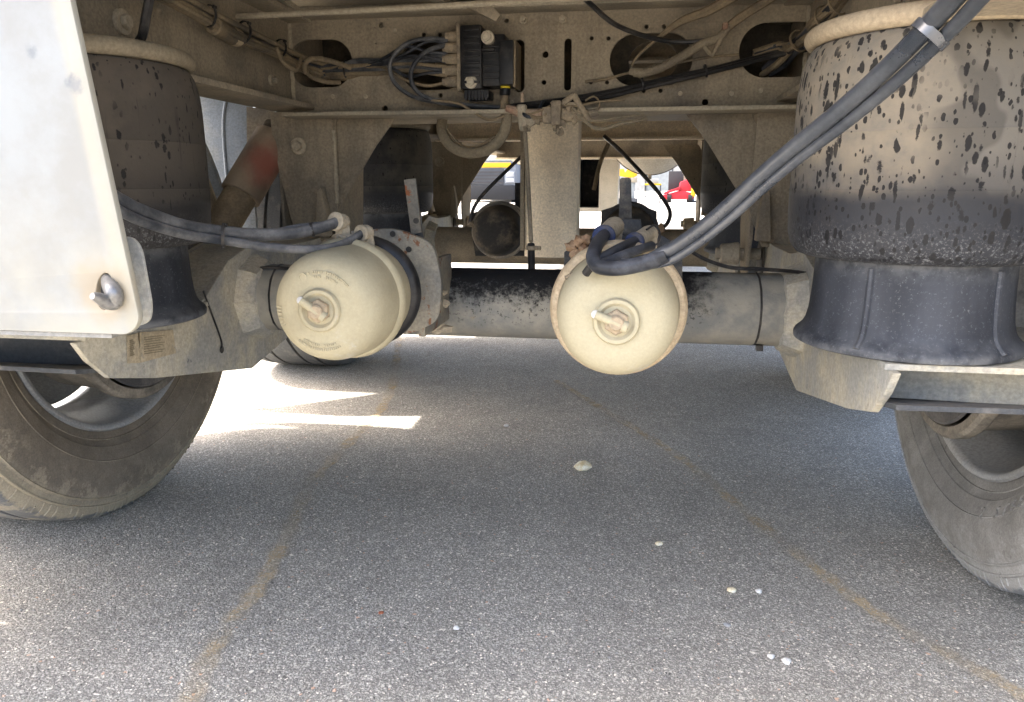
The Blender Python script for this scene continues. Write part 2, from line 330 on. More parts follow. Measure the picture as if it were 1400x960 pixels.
# ------------------------------------------------------------------ mesh helpers
class MB:
    def __init__(s): s.v = []; s.f = []
    def add(s, vs, fs):
        o = len(s.v); s.v += [tuple(v) for v in vs]; s.f += [tuple(i+o for i in f) for f in fs]; return s
    def box(s, x0, x1, y0, y1, z0, z1, rot=None, c=None):
        vs = [Vector((x, y, z)) for x in (x0, x1) for y in (y0, y1) for z in (z0, z1)]
        if rot is not None: vs = [rot @ (v-Vector(c))+Vector(c) for v in vs]
        return s.add(vs, [(0, 1, 3, 2), (4, 6, 7, 5), (0, 4, 5, 1), (2, 3, 7, 6), (0, 2, 6, 4), (1, 5, 7, 3)])
    def lathe(s, prof, o, axis, n=48, clampz=None):
        o = Vector(o); ax = Vector(axis).normalized()
        e1 = ax.orthogonal().normalized() if abs(ax.z) < .99 else Vector((1, 0, 0))
        if abs(ax.z) < .5: e1 = Vector((0, 0, 1)); e1 = (e1-ax*e1.dot(ax)).normalized()
        e2 = ax.cross(e1); vs = []; fs = []; rows = []
        for a, r in prof:
            if r < 1e-6: rows.append([len(vs)]); vs.append(o+ax*a); continue
            row = []
            for k in range(n):
                t = 2*math.pi*k/n; row.append(len(vs)); vs.append(o+ax*a+(e1*math.cos(t)+e2*math.sin(t))*r)
            rows.append(row)
        for i in range(len(rows)-1):
            A, B = rows[i], rows[i+1]
            for k in range(n):
                k2 = (k+1) % n
                if len(A) == 1 and len(B) == 1: break
                if len(A) == 1: fs.append((A[0], B[k], B[k2]))
                elif len(B) == 1: fs.append((A[k], B[0], A[k2]))
                else: fs.append((A[k], B[k], B[k2], A[k2]))
        if clampz is not None:
            for v in vs:
                if v.z < clampz: v.z = clampz
        return s.add(vs, fs)
    def cyl(s, p0, p1, r0, r1=None, n=20, ch=0.0):
        p0, p1 = Vector(p0), Vector(p1); L = (p1-p0).length; r1 = r0 if r1 is None else r1
        if ch: pr = [(0, 0), (0, r0-ch), (ch, r0), (L-ch, r1), (L, r1-ch), (L, 0)]
        else: pr = [(0, 0), (0, r0), (L, r1), (L, 0)]
        return s.lathe(pr, p0, p1-p0, n)
    def tube(s, pts, r, n=8, sub=6, cap=True):
        P = [Vector(p) for p in pts]; rr = r if isinstance(r, (list, tuple)) else [r]*len(P)
        out = []; ro = []
        for i in range(len(P)-1):
            a, b = P[i], P[i+1]; pa = P[i-1] if i else a*2-b; pb = P[i+2] if i+2 < len(P) else b*2-a
            for k in range(sub):
                t = k/sub
                out.append(.5*((2*a)+(b-pa)*t+(2*pa-5*a+4*b-pb)*t*t+(3*a-pa-3*b+pb)*t**3)); ro.append(rr[i]*(1-t)+rr[i+1]*t)
        out.append(P[-1]); ro.append(rr[-1])
        T = [(out[min(i+1, len(out)-1)]-out[max(i-1, 0)]).normalized() for i in range(len(out))]
        e = T[0].orthogonal().normalized(); vs = []; fs = []
        for i, p in enumerate(out):
            e = (e-T[i]*e.dot(T[i])).normalized(); g = T[i].cross(e)
            for k in range(n):
                a = 2*math.pi*k/n; vs.append(p+(e*math.cos(a)+g*math.sin(a))*ro[i])
            if i:
                for k in range(n):
                    k2 = (k+1) % n; fs.append(((i-1)*n+k, (i-1)*n+k2, i*n+k2, i*n+k))
        if cap: fs.append(tuple(range(n))[::-1]); fs.append(tuple((len(out)-1)*n+k for k in range(n)))
        return s.add(vs, fs)
    def prism(s, poly, ext):
        n = len(poly); e = Vector(ext); P = [Vector(p) for p in poly]
        return s.add(P+[p+e for p in P], [tuple(range(n))[::-1], tuple(range(n, 2*n))]+[(i, (i+1) % n, n+(i+1) % n, n+i) for i in range(n)])
    def blob(s, c, r, sq=(1, 1, 1), seed=0, amp=.25, lev=2):
        rnd = random.Random(seed); bm = bmesh.new(); bmesh.ops.create_icosphere(bm, subdivisions=lev, radius=1)
        ph = [rnd.uniform(0, 6) for _ in range(6)]
        vs = []
        for v in bm.verts:
            q = v.co; k = 1+amp*(math.sin(3*q.x+ph[0])*math.cos(2.6*q.y+ph[1])+.6*math.sin(5*q.z+ph[2]+3*q.x)+.4*math.sin(7*q.y+ph[3]))
            vs.append(Vector(c)+Vector((q.x*sq[0], q.y*sq[1], q.z*sq[2]))*r*k)
        bm.verts.index_update(); fs = [tuple(v.index for v in f.verts) for f in bm.faces]; bm.free()
        return s.add(vs, fs)

def finish(me, angle=35, bevel=0.0):
    bm = bmesh.new(); bm.from_mesh(me)
    bmesh.ops.remove_doubles(bm, verts=bm.verts, dist=1e-6)
    bmesh.ops.recalc_face_normals(bm, faces=bm.faces)
    if bevel:
        ed = [e for e in bm.edges if len(e.link_faces) == 2 and e.calc_face_angle(0) > R(40)]
        bmesh.ops.bevel(bm, geom=ed, offset=bevel, segments=2, affect='EDGES', profile=.6, clamp_overlap=True)
    bm.to_mesh(me); bm.free()
    me.polygons.foreach_set('use_smooth', [True]*len(me.polygons)); me.set_sharp_from_angle(angle=R(angle))
    return me

def obj(name, mb, mat, parent=None, label=None, bevel=0.0, angle=35, kind=None):
    me = bpy.data.meshes.new(name)
    if isinstance(mb, MB): me.from_pydata(mb.v, [], mb.f)
    else: me = mb
    finish(me, angle, bevel)
    me.materials.append(M[mat] if isinstance(mat, str) else mat)
    o = bpy.data.objects.new(name, me); COL.objects.link(o)
    if parent: o.parent = parent
    if label: o['label'] = label
    if kind: o['kind'] = kind
    return o

def thing(name, label, cat, loc=(0, 0, 0), group=None):
    o = bpy.data.objects.new(name, None); COL.objects.link(o); o.location = loc
    o['label'] = label; o['category'] = cat
    if group: o['group'] = group
    return o

def tag(o, label, cat, group=None):
    o['label'] = label; o['category'] = cat
    if group: o['group'] = group
    return o

def dup(o, dloc, parent, label=None):
    c = o.copy(); COL.objects.link(c); c.parent = parent; c.location = Vector(o.location)+Vector(dloc)
    if label: c['label'] = label
    elif 'label' in c: del c['label']
    for ch in o.children:
        g = ch.copy(); COL.objects.link(g); g.parent = c
    return c

def plate(outline, holes, tf, thick, bev=.0012):
    """a sheet with openings: 2D outline and holes, tf(a, b, c) puts it in the world"""
    cu = bpy.data.curves.new('tmp', 'CURVE'); cu.dimensions = '2D'; cu.fill_mode = 'BOTH'
    cu.extrude = thick/2; cu.bevel_depth = bev; cu.bevel_resolution = 1
    for poly in [outline]+holes:
        sp = cu.splines.new('POLY'); sp.points.add(len(poly)-1); sp.use_cyclic_u = True
        for i, (a, b) in enumerate(poly): sp.points[i].co = (a, b, 0, 1)
    o = bpy.data.objects.new('tmp', cu); COL.objects.link(o)
    dg = bpy.context.evaluated_depsgraph_get(); dg.update()
    me = bpy.data.meshes.new_from_object(o.evaluated_get(dg))
    bpy.data.objects.remove(o); bpy.data.curves.remove(cu)
    for v in me.vertices: v.co = tf(*v.co)
    me.materials.clear(); return me

def stadium(x0, x1, z0, z1, n=8):
    w_, h_ = x1-x0, z1-z0; r = min(w_, h_)/2; out = []
    for cx, cz, a0 in ((x1-r, z1-r, 0), (x0+r, z1-r, 90), (x0+r, z0+r, 180), (x1-r, z0+r, 270)):
        for k in range(n+1):
            a = R(a0+90*k/n); out.append((cx+r*math.cos(a), cz+r*math.sin(a)))
    return out
def circle(x, z, r, n=14): return [(x+r*math.cos(2*math.pi*k/n), z+r*math.sin(2*math.pi*k/n)) for k in range(n)]
def pxs(pts, Y): return [at(x, y, Y=Y) for x, y in pts]
def hose(name, pts, r, mat, parent, label=None, n=8, sub=6):
    return obj(name, MB().tube([at(x, y, Y=Y) for x, y, Y in pts], r, n, sub), mat, parent, label)
def tie(parent, p, d, r, mat='hoseb', name='cable_tie', w_=.004):
    d = Vector(d).normalized(); p = Vector(p)
    mb = MB().lathe([(-w_/2, r*.9), (-w_/2, r), (w_/2, r), (w_/2, r*.9), (-w_/2, r*.9)], p, d, 14)
    e = d.orthogonal().normalized()
    q = p+e*r
    mb.cyl(q-d*.003, q+d*.003, .0035, n=6)
    return obj(name, mb, mat, parent)

def round_poly(pts, r, n=5):
    out = []; m = len(pts)
    for i in range(m):
        p0, p1, p2 = (Vector((*pts[(i+k) % m], 0)) for k in (-1, 0, 1))
        a = p1+(p0-p1).normalized()*min(r, (p0-p1).length*.45); b = p1+(p2-p1).normalized()*min(r, (p2-p1).length*.45)
        for k in range(n+1):
            t = k/n; q = a*(1-t)**2+p1*2*t*(1-t)+b*t*t; out.append((q.x, q.y))
    return out
# ------------------------------------------------------------------ ground
def sheet():
    mb = MB(); mb.add([(-700, -300, 0), (700, -300, 0), (700, 1200, 0), (-700, 1200, 0)], [(0, 1, 2, 3)])
    o = obj('asphalt_ground', mb, 'asphalt'); o['kind'] = 'structure'; o['label'] = 'grey speckled asphalt yard under the trailer'
sheet()
def line(pts, wd):
    P = [at(x, y, Z=.004) for x, y in pts]; mb = MB(); vs = []
    L = []
    sub = 8; Q = []
    for i in range(len(P)-1):
        a, b = P[i], P[i+1]; pa = P[i-1] if i else a*2-b; pb = P[i+2] if i+2 < len(P) else b*2-a
        for k in range(sub):
            t = k/sub; Q.append(.5*((2*a)+(b-pa)*t+(2*pa-5*a+4*b-pb)*t*t+(3*a-pa-3*b+pb)*t**3))
    Q.append(P[-1]); P = Q
    for i, p in enumerate(P):
        d = (P[min(i+1, len(P)-1)]-P[max(i-1, 0)]).normalized(); s_ = Vector((d.y, -d.x, 0))*wd/2*(1+.25*math.sin(i*1.7))
        vs += [p-s_, p+s_]
    mb.add(vs, [(2*i, 2*i+1, 2*i+3, 2*i+2) for i in range(len(P)-1)])
    me = bpy.data.meshes.new('yellow_line'); me.from_pydata(mb.v, [], mb.f)
    uv = me.uv_layers.new(name='UVMap')
    for lp in me.loops: uv.data[lp.index].uv = (lp.vertex_index % 2, lp.vertex_index//2*.1)
    me.materials.append(M['line'])
    o = bpy.data.objects.new('yellow_line', me); COL.objects.link(o); o['kind'] = 'structure'
    return o
l1 = line([(545, 462), (538, 520), (520, 560), (470, 612), (425, 662), (388, 740), (352, 805), (300, 872), (262, 950), (200, 1100)], .046)
l1['label'] = 'worn yellow line passing the sunlit strip by the wheel'
l2 = line([(760, 520), (850, 575), (930, 625), (1010, 692), (1110, 772), (1190, 832), (1290, 890), (1400, 950), (1560, 1040)], .042)
l2['label'] = 'faint yellow line running out beside the grey tyre'

# ------------------------------------------------------------------ trailer
T = thing('semi_trailer', 'dusty beige trailer seen from below with air springs and brake chambers', 'trailer')
YA, ZA = 1.458, .489          # rear axle
DY = 1.40                     # to the axle ahead
YS = 1.08                     # air springs
# deck and body
mb = MB().box(-1.25, 1.25, .46, 9, 1.2, 1.26); obj('deck', mb, 'deck', T, 'pale underside of the load floor')
mb = MB().box(-1.275, 1.275, .46, 9, 1.262, 2.1); obj('body_wall', mb, 'chassis2', T)
for s in (-1, 1):
    mb = MB().box(s*1.225-.025, s*1.225+.025, .46, 9, 1.09, 1.198); obj('side_rail', mb, 'chassis2', T, bevel=.004)
for y in (.95, 1.42, 2.12, 2.6, 3.05, 3.6, 4.1, 5, 5.6, 6.4):
    mb = MB().box(-1.195, 1.195, y-.03, y+.03, 1.185, 1.1985).box(-1.195, 1.195, y-.004, y+.004, 1.118, 1.185).box(-1.195, 1.195, y-.03, y+.03, 1.109, 1.118)
    obj('floor_beam', mb, 'chassis2' if y < 2.2 else 'chassis', T)

# frame rails
ZB = .905
for s in (-1, 1):
    def tf(a, b, c, s=s): return (s*.60+c, a, b)
    hs = []
    for x_, y_ in ((348, 73),):
        p = at(x_, y_, X=-.6); pass
    for yy in (1.02, 1.28, 2.3, 2.7, 3.6): hs.append(circle(yy, 1.02, .008))
    me = plate([(.45, ZB+.005), (8.8, ZB+.005), (8.8, 1.107), (.45, 1.107)], hs, tf, .008)
    rl = obj('frame_rail', me, 'chassis', T, 'left frame rail carrying a bundle of wires' if s < 0 else 'right frame rail above the dusty air spring')
    mb = MB().box(s*.6-.06, s*.6+.06, .45, 8.8, ZB-.006, ZB+.006); obj('lower_flange', mb, 'chassis', rl, bevel=.002)
    mb = MB().box(s*.6-.06, s*.6+.06, .45, 8.8, 1.097, 1.1085); obj('upper_flange', mb, 'chassis', rl, bevel=.002)
    for x_, y_, r_ in ((370, 110, .012), (165, 30, .02)):
        p = at(x_, y_, X=-.594); q = Vector((s*.594, p.y, p.z)); d = Vector((-s, 0, 0))
        mb = MB().cyl(q, q+d*.006, r_, n=20).cyl(q+d*.006, q+d*.016, r_*.62, n=6, ch=.002); obj('bolt', mb, 'bolt', rl)

p = at(348, 74, X=-.5945)  # pale disc added for the sky that shows through a rail hole
obj('sky_spot', MB().lathe([(0, 0), (0, .0125), (.0008, .012), (.0008, 0)], (-.596, p.y, p.z), (1, 0, 0), 20), 'tip', T, 'small white disc standing in for sky through the left rail')
# cross member behind the rear hangers
YC = 1.80
def hole(x0, x1, y0, y1):
    a = at(x0, (y0+y1)/2, Y=YC); b = at(x1, (y0+y1)/2, Y=YC); t = at((x0+x1)/2, y0, Y=YC); u = at((x0+x1)/2, y1, Y=YC)
    return stadium(a.x, b.x, u.z, t.z)
def tfc(a, b, c): return (a, YC+c, b)
hl = [hole(396, 483, 54, 120), hole(546, 640, 56, 124), hole(833, 948, 45, 118), hole(1010, 1128, 30, 106)]
hl += [hole(703, 718, 54, 127), hole(771, 782, 52, 125)]
for x_, y_, r_ in [(522, 35, 4), (580, 48, 3.4), (602, 48, 3.4), (603, 131, 3.4), (809, 53, 3.2), (832, 53, 3.2), (884, 37, 3.2), (908, 37, 3.2), (808, 113, 3.2), (830, 113, 3.2), (880, 124.5, 3.2), (903, 124.5, 3.2), (964, 140, 4.5), (527, 149, 4.5), (693, 29, 3.5), (746, 75, 4.6), (744, 113, 3.6), (985, 62, 1.6), (515, 60, 1.6)]:
    p = at(x_, y_, Y=YC); hl.append(circle(p.x, p.z, r_*.00185, 12))
ZC0, ZC1 = .884, 1.104
me = plate([(-.594, ZC0+.004), (.594, ZC0+.004), (.594, ZC1), (-.594, ZC1)], hl, tfc, .007)
cm = obj('crossmember', me, 'chassis', T, 'main crossmember plate with oval openings carrying the valve block')
mb = MB().box(-.594, .594, YC-.075, YC+.004, ZC0-.006, ZC0+.003); obj('lower_flange', mb, 'chassis2', cm, bevel=.002)
mb = MB().box(-.594, .594, YC-.07, YC+.004, ZC1-.003, ZC1+.0045); obj('upper_flange', mb, 'chassis2', cm, bevel=.002)
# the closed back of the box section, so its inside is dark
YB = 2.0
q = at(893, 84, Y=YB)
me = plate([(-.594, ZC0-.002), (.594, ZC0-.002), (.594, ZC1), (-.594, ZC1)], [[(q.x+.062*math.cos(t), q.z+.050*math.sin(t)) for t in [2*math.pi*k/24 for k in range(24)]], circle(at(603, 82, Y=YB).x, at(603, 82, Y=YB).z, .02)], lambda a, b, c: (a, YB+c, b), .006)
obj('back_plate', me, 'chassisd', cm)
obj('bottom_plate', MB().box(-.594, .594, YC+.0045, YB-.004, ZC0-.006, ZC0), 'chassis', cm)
for x_, y_ in ((716, 28), (770, 27)):
    p = at(x_, y_, Y=YC-.004); mb = MB().cyl(p, p+Vector((0, -.008, 0)), .010, n=6, ch=.001).cyl(p+Vector((0, -.008, 0)), p+Vector((0, -.02, 0)), .006, n=10); obj('bolt', mb, 'bolt', cm)

# two plain cross members further ahead
for y, z0, lab in ((3.2, .908, 'crossmember above the second axle'), (4.6, .876, 'dark far crossmember above the air tanks')):
    mb = MB().box(-.594, .594, y-.004, y+.004, z0, 1.1); c2 = obj('crossmember', mb, 'column' if y < 4 else 'chassis', T, lab)
    mb = MB().box(-.594, .594, y-.06, y-.004, z0-.012, z0); obj('lower_flange', mb, 'column', c2, bevel=.002)
# overhead odds and ends: a rod, a brace, a deck joist
mb = MB().tube([at(236, 27, Y=1.55), at(480, 15, Y=1.55), at(745, 0, Y=1.55), at(900, -9, Y=1.55)], .006); obj('brace_rod', mb, 'chassis2', T, 'thin rod running across under the floor')
mb = MB().prism([at(636, 8, Y=1.62), at(672, 8, Y=1.62), at(684, 20, Y=1.62), at(678, 29, Y=1.62), at(668, 24, Y=1.62)], (0, .03, 0)); obj('floor_bracket', mb, 'chassis', T)
mb = MB().box(-.22, -.19, .6, 1.78, 1.112, 1.184).box(.18, .21, .6, 1.78, 1.112, 1.184); obj('floor_joist', mb, 'chassis2', T, bevel=.002)
p = [at(360, -12, Y=1.6), at(372, -12, Y=1.6), at(425, 30, Y=1.79), at(413, 30, Y=1.79)]
mb = MB().prism(p, (0, .004, .012)); obj('wire_tray', mb, 'chassis2', T)

# hangers and gussets
def hanger(dy, s, label=None):
    m = lambda P: [Vector((-s*q.x, q.y+dy, q.z)) for q in P]
    A = pxs([(368, 143), (454, 166), (462, 285), (447, 330), (408, 330), (398, 300), (384, 245), (372, 190)], 1.81)
    for q in A[:2]: q.z = ZB-.008
    mb = MB().prism(m(A), (0, .008, 0))
    xs_ = [q.x for q in A]; zl = min(q.z for q in A)
    x0, x1 = -.655, -.505
    side = [(1.818, ZB-.008), (2.02, ZB-.008), (1.98, .62), (1.93, .50), (1.86, .50), (1.818, .60)]
    for xx in (x0, x1): mb.prism(m([Vector((xx, y, z)) for y, z in side]), (.008, 0, 0))
    h = obj('hanger', mb, 'chassis', T, label, bevel=.0015)
    p = at(409, 200, Y=1.81); q = Vector((-s*p.x, p.y+dy, p.z)); d = Vector((0, -1, 0))
    mb = MB().cyl(q, q+d*.008, .021, n=24, ch=.002).cyl(q+d*.006, q+d*.02, .013, n=6, ch=.002); obj('bolt', mb, 'bolt', h)
    # pivot bolt and its fin
    f = m([at(438, 322, Y=1.80), at(455, 322, Y=1.80), at(452, 290, Y=1.80), at(445, 256, Y=1.80), at(440, 262, Y=1.80)])
    obj('fin', MB().prism(f, (0, -.03, 0)), 'chassis', h, bevel=.002)
    mb = MB().cyl((s*.495, 1.90+dy, .555), (s*.45, 1.90+dy, .555), .028, .024, n=20, ch=.003).cyl((s*.66, 1.90+dy, .555), (s*.44, 1.90+dy, .555), .014, n=12)
    obj('pivot_bolt', mb, 'bolt', h)
    obj('hanger_web', MB().prism(m(pxs([(337, 146), (374, 150), (378, 195), (350, 240), (338, 262)], 1.99)), (0, .008, 0)), 'chassis', h)
    g = pxs([(463, 166), (540, 160), (513, 200), (466, 281), (455, 277), (453, 186)], 1.825)
    for q in g[:2]: q.z = ZC0-.006
    gs = obj('gusset', MB().prism(m(g), (0, .008, 0)), 'chassis', T, None, bevel=.001)
    return h
hanger(0, -1, 'left rear hanger bracket with a big bolt')
hanger(0, 1, 'right rear hanger behind the dusty air spring')
hanger(DY, -1); hanger(DY, 1)

def weld(parent, p, q, r=.004, n=14, seed=1, mat='chassis2'):
    rn_ = random.Random(seed); p, q = Vector(p), Vector(q)
    pts = [p.lerp(q, k/n)+Vector((rn_.uniform(-.001, .001), 0, rn_.uniform(-.001, .001))) for k in range(n+1)]
    return obj('weld_bead', MB().tube(pts, [r*rn_.uniform(.75, 1.3) for _ in pts], 7, 2), mat, parent)
for s in (-1, 1):
    weld(cm, (s*.592, YC-.006, .90), (s*.592, YC-.006, 1.095), .005, 24, s+3)
    weld(cm, (s*.585, YC-.006, ZC0+.006), (s*.30, YC-.006, ZC0+.006), .0035, 30, s+5)
a, b = at(455, 178, Y=1.80), at(460, 278, Y=1.80)
weld(T, (a.x, 1.806, a.z), (b.x, 1.806, b.z), .005, 20, 9)
for x_, y_ in ((500, 132), (455, 132), (930, 128), (1000, 128), (1040, 124), (540, 42), (700, 140)):
    p = at(x_, y_, Y=YC-.0035); obj('rivet', MB().lathe([(0, .006), (-.003, .005), (-.004, 0)], p, (0, 1, 0), 10), 'bolt', cm)
for yy in (1.02, 1.16):
    for s in (-1, 1): obj('nut', MB().cyl((s*.555, yy, ZB+.006), (s*.555, yy, ZB+.02), .011, n=6, ch=.002), 'bolt', T)
# the post between the wheels
mb = MB()
W0, W1 = -.080, .073
n_ = 14; sec = []
for k in range(n_+1):
    t = k/n_; x = W0+(W1-W0)*t; sec.append((x, 2.2-.030*math.sin(math.pi*t)**.6))
poly = [Vector((x, y, .512)) for x, y in sec]+[Vector((W1, 2.33, .512)), Vector((W0, 2.33, .512))]
mb.prism(poly, (0, 0, .58)); post = obj('centre_post', mb, 'column', T, 'tall beige post hanging between the two axles', angle=30)
mb = MB().box(W0-.012, W0-.001, 2.19, 2.32, .53, .98); obj('post_flange', mb, 'chassis', post)

# axles
def axle(dy, mat, label):
    mb = MB().lathe([(-.94, 0), (-.94, .06), (-.9, .0693)]+[(-.9+.06*k, .0693) for k in range(1, 30)]+[(.9, .0693), (.94, .06), (.94, 0)], (0, YA+dy, ZA), (1, 0, 0), 40)
    a = obj('axle', mb, mat, T, label)
    for s in (-1, 1):
        mb = MB().lathe([(-.035, .069), (-.03, .078), (-.005, .09), (.03, .097), (.03, .069)], (s*.545, YA+dy, ZA), (s, 0, 0), 8)
        obj('weld_collar', mb, 'arm', a, angle=25)
    return a
ax1 = axle(0, 'axle', 'rear axle tube with black grease on its top'); ax2 = axle(DY, 'chassis', 'second axle tube further under the trailer')
for x_ in (366, 1040):
    p = at(x_, 410, Y=YA-.069); tie(ax1, (p.x, YA, ZA), (1, .04, 0), .0712, 'hoseb')
    if x_ > 700:
        q = at(1040, 472, Y=YA-.05); obj('tie_head', MB().box(q.x-.006, q.x+.006, YA-.045, YA-.03, ZA-.066-.006, ZA-.066+.004), 'hoseb', ax1)
mb = MB().tube([at(x, y, Y=YA-.03) for x, y in ((246, 392), (290, 383), (340, 370), (366, 366), (400, 368), (440, 372))], .0035); obj('sensor_wire', mb, 'hoseb', ax1)
mb = MB().tube([at(x, y, Y=YA-.035) for x, y in ((935, 338), (965, 355), (1000, 366), (1040, 368), (1090, 372), (1120, 378))], .0035); obj('sensor_wire', mb, 'hoseb', ax1)

# trailing arms
def arm(dy, s, label=None):
    X = .55
    prof = [(.93, .500), (.952, .468), (.992, .432), (1.10, .404), (1.42, .342), (1.60, .375), (1.72, .45), (1.93, .51), (1.95, .56), (1.90, .595), (1.75, .585), (1.58, .585), (1.46, .60), (1.36, .575), (1.27, .515), (1.22, .500)]
    sp = MB().prism([Vector((s*X, y+dy, z)) for y, z in prof], (s*.010, 0, 0))
    a = obj('trailing_arm', sp, 'arm', T, label, bevel=.0015)
    mb = MB().box(min(s*.545, s*.88), max(s*.545, s*.88), .945+dy, 1.27+dy, .500, .508); obj('spring_seat', mb, 'arm', a, bevel=.001)
    P = [Vector((s*.56, .935+dy, .452)), Vector((s*.84, .935+dy, .455)), Vector((s*.84, 1.30+dy, .38)), Vector((s*.56, 1.30+dy, .38))]
    obj('lower_plate', MB().prism(P, (0, 0, .007)), 'arm_in', a, bevel=.001)
    P = [Vector((s*.5605, 1.04+dy, .44)), Vector((s*.84, .99+dy, .448)), Vector((s*.84, .99+dy, .5)), Vector((s*.5605, 1.04+dy, .5))]
    obj('web', MB().prism(P, (0, .008, 0)), 'arm_in' if s < 0 else 'arm', a)
    sp = MB().prism([Vector((s*.66, y+dy, z)) for y, z in prof[4:]]+[Vector((s*.66, 1.24+dy, .41))], (s*.010, 0, 0)); obj('outer_plate', sp, 'arm', a)
    top = [(1.27, .515), (1.36, .575), (1.46, .6), (1.58, .585), (1.75, .585), (1.9, .595)]
    mb = MB()
    mb.prism([Vector((s*.5605, y+dy, z-.002)) for y, z in top]+[Vector((s*.5605, y+dy, z-.012)) for y, z in reversed(top)], (s*.099, 0, 0)); obj('top_plate', mb, 'arm', a)
    mb = MB().cyl((s*.545, 1.90+dy, .55), (s*.675, 1.90+dy, .55), .05, n=24, ch=.004); obj('bush', mb, 'chassisd', a)
    return a
armL = arm(0, -1, 'left trailing arm with a dirty paper decal on its side')
armR = arm(0, 1, 'right trailing arm with an open channel end under the air spring')
arm(DY, -1); arm(DY, 1)
# decal, hole and mud on the arm sides
d1 = [at(x, y, X=-.5485) for x, y in ((188, 455), (236, 451), (240, 483), (192, 496))]
dec = obj('decal', MB().prism(d1, (.0008, 0, 0)), 'decal', armL, 'brown paper decal, print faded')
d2 = [at(x, y, X=-.5485) for x, y in ((173, 459), (190, 455), (191, 496), (174, 497))]
obj('decal', MB().prism(d2, (.0008, 0, 0)), 'decal', armL)
mb = MB()
for k in range(9):
    a, b = at(177, 466+k*2.6, X=-.5473), at(182+(k % 3), 466+k*2.6, X=-.5473); mb.box(-.5474, -.5468, a.y, b.y, a.z-.0012, a.z+.0012)
for k in range(8):
    a, b = at(197, 461+k*3.2, X=-.5473), at(225-3*(k % 3), 458+k*3.1, X=-.5473); mb.prism([a, b, b-Vector((0, 0, .0012)), a-Vector((0, 0, .0012))], (.0006, 0, 0))
obj('decal_print', mb, 'decalp', dec)
p = at(303, 478, X=-.5494); mb = MB().lathe([(0, 0), (0, .007), (.0006, .0075), (.0006, 0)], p, (1, 0, 0), 16); obj('drain_hole', mb, 'slot', armL)
mb = MB().tube([at(x, y, X=-.546) for x, y in ((278, 398), (288, 425), (298, 452), (303, 468), (303, 476))], .0018, 6); obj('sensor_wire', mb, 'hoseb', armL)

# air springs
def spring(dy, s, bag, label, pist='piston'):
    o = (s*.60+(.009 if s > 0 else 0), YS+dy, 0)
    pr = [(.640, .1222), (.634, .1245), (.629, .129), (.628, .139), (.632, .149), (.642, .157), (.658, .1615), (.685, .1632), (.7145, .1636), (.7155, .1644), (.718, .1636), (.782, .1634), (.783, .1642), (.786, .1634), (.83, .163), (.855, .1615), (.872, .1585), (.885, .1545), (.893, .150), (.896, .147), (.896, .10)]
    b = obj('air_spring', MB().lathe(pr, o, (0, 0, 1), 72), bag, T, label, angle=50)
    tr = [(.8965+.0125-.0125*math.cos(2*math.pi*k/14), .1495-.002+.0125*math.sin(2*math.pi*k/14)) for k in range(15)]
    obj('bead_ring', MB().lathe(tr, o, (0, 0, 1), 72), 'hoset' if s < 0 else 'clampo2', b)
    mb = MB().lathe([(.893, 0), (.893, .135), (.899, .136), (.899, 0)], o, (0, 0, 1), 48)
    obj('top_plate', mb, 'chassis2', b)
    pp = [(.509, 0), (.509, .139), (.511, .1425), (.5165, .1432), (.5205, .1415), (.5235, .138), (.529, .1325), (.537, .1285), (.550, .1255), (.572, .1235), (.595, .1225), (.62, .122), (.655, .1215), (.655, 0)]
    q = obj('piston', MB().lathe(pp, o, (0, 0, 1), 64), pist, b, angle=45)
    return b
M['clampo2'] = dusty('bead_ring_dust', (0.3142, 0.2506, 0.1683), (0.359, 0.2917, 0.202), .55, 12, .1, bump=.2, spots=[((.2, .15, .1), 60, .68, .05)])
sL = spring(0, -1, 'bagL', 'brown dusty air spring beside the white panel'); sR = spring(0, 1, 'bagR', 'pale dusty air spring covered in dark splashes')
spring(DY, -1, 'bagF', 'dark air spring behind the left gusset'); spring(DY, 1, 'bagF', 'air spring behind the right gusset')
# ribs on the near piston
for a_ in (-40, 32):
    a_ = R(a_-90); pts = [Vector((.609+math.cos(a_)*r, YS+math.sin(a_)*r, z)) for z, r in ((.519, .1415), (.533, .130), (.55, .1255), (.58, .123), (.62, .122))]
    obj('rib', MB().tube(pts, .0045, 8, 4), 'piston', sR.children[-1] if False else sR)

# brake chambers
def chamber(c, mat, ringm, label, black=False, rear=True):
    x, z = c[0], c[2]; y0 = c[1]
    o = (x, y0, z)
    pr = [(-.104, 0), (-.104, .018), (-.1036, .036), (-.1022, .048), (-.0985, .059), (-.092, .0677), (-.082, .0742), (-.068, .0785), (-.045, .0815), (-.012, .0835), (-.010, .087), (-.002, .0905), (.003, .089), (.005, .083), (.030, .081), (.060, .079), (.066, .077)]
    b = obj('brake_chamber', MB().lathe(pr, o, (0, 1, 0), 64), mat, T, label, angle=50)
    if ringm:
        obj('clamp_band', MB().lathe([(-.016, .084), (-.016, .0905), (-.012, .0935), (-.004, .0955), (.004, .0935), (.008, .0905), (.008, .082)], o, (0, 1, 0), 64), ringm, b)
    rg = [(.066, .077), (.068, .084), (.072, .088), (.080, .0895), (.088, .088), (.092, .084), (.094, .076)]
    obj('rubber_band', MB().lathe(rg, o, (0, 1, 0), 56), 'hoseb' if black else 'capside', b)
    obj('front_housing', MB().lathe([(.094, .076), (.115, .074), (.135, .066), (.150, .05), (.150, 0)], o, (0, 1, 0), 48), 'capside' if mat == 'cap' else mat, b)
    return b
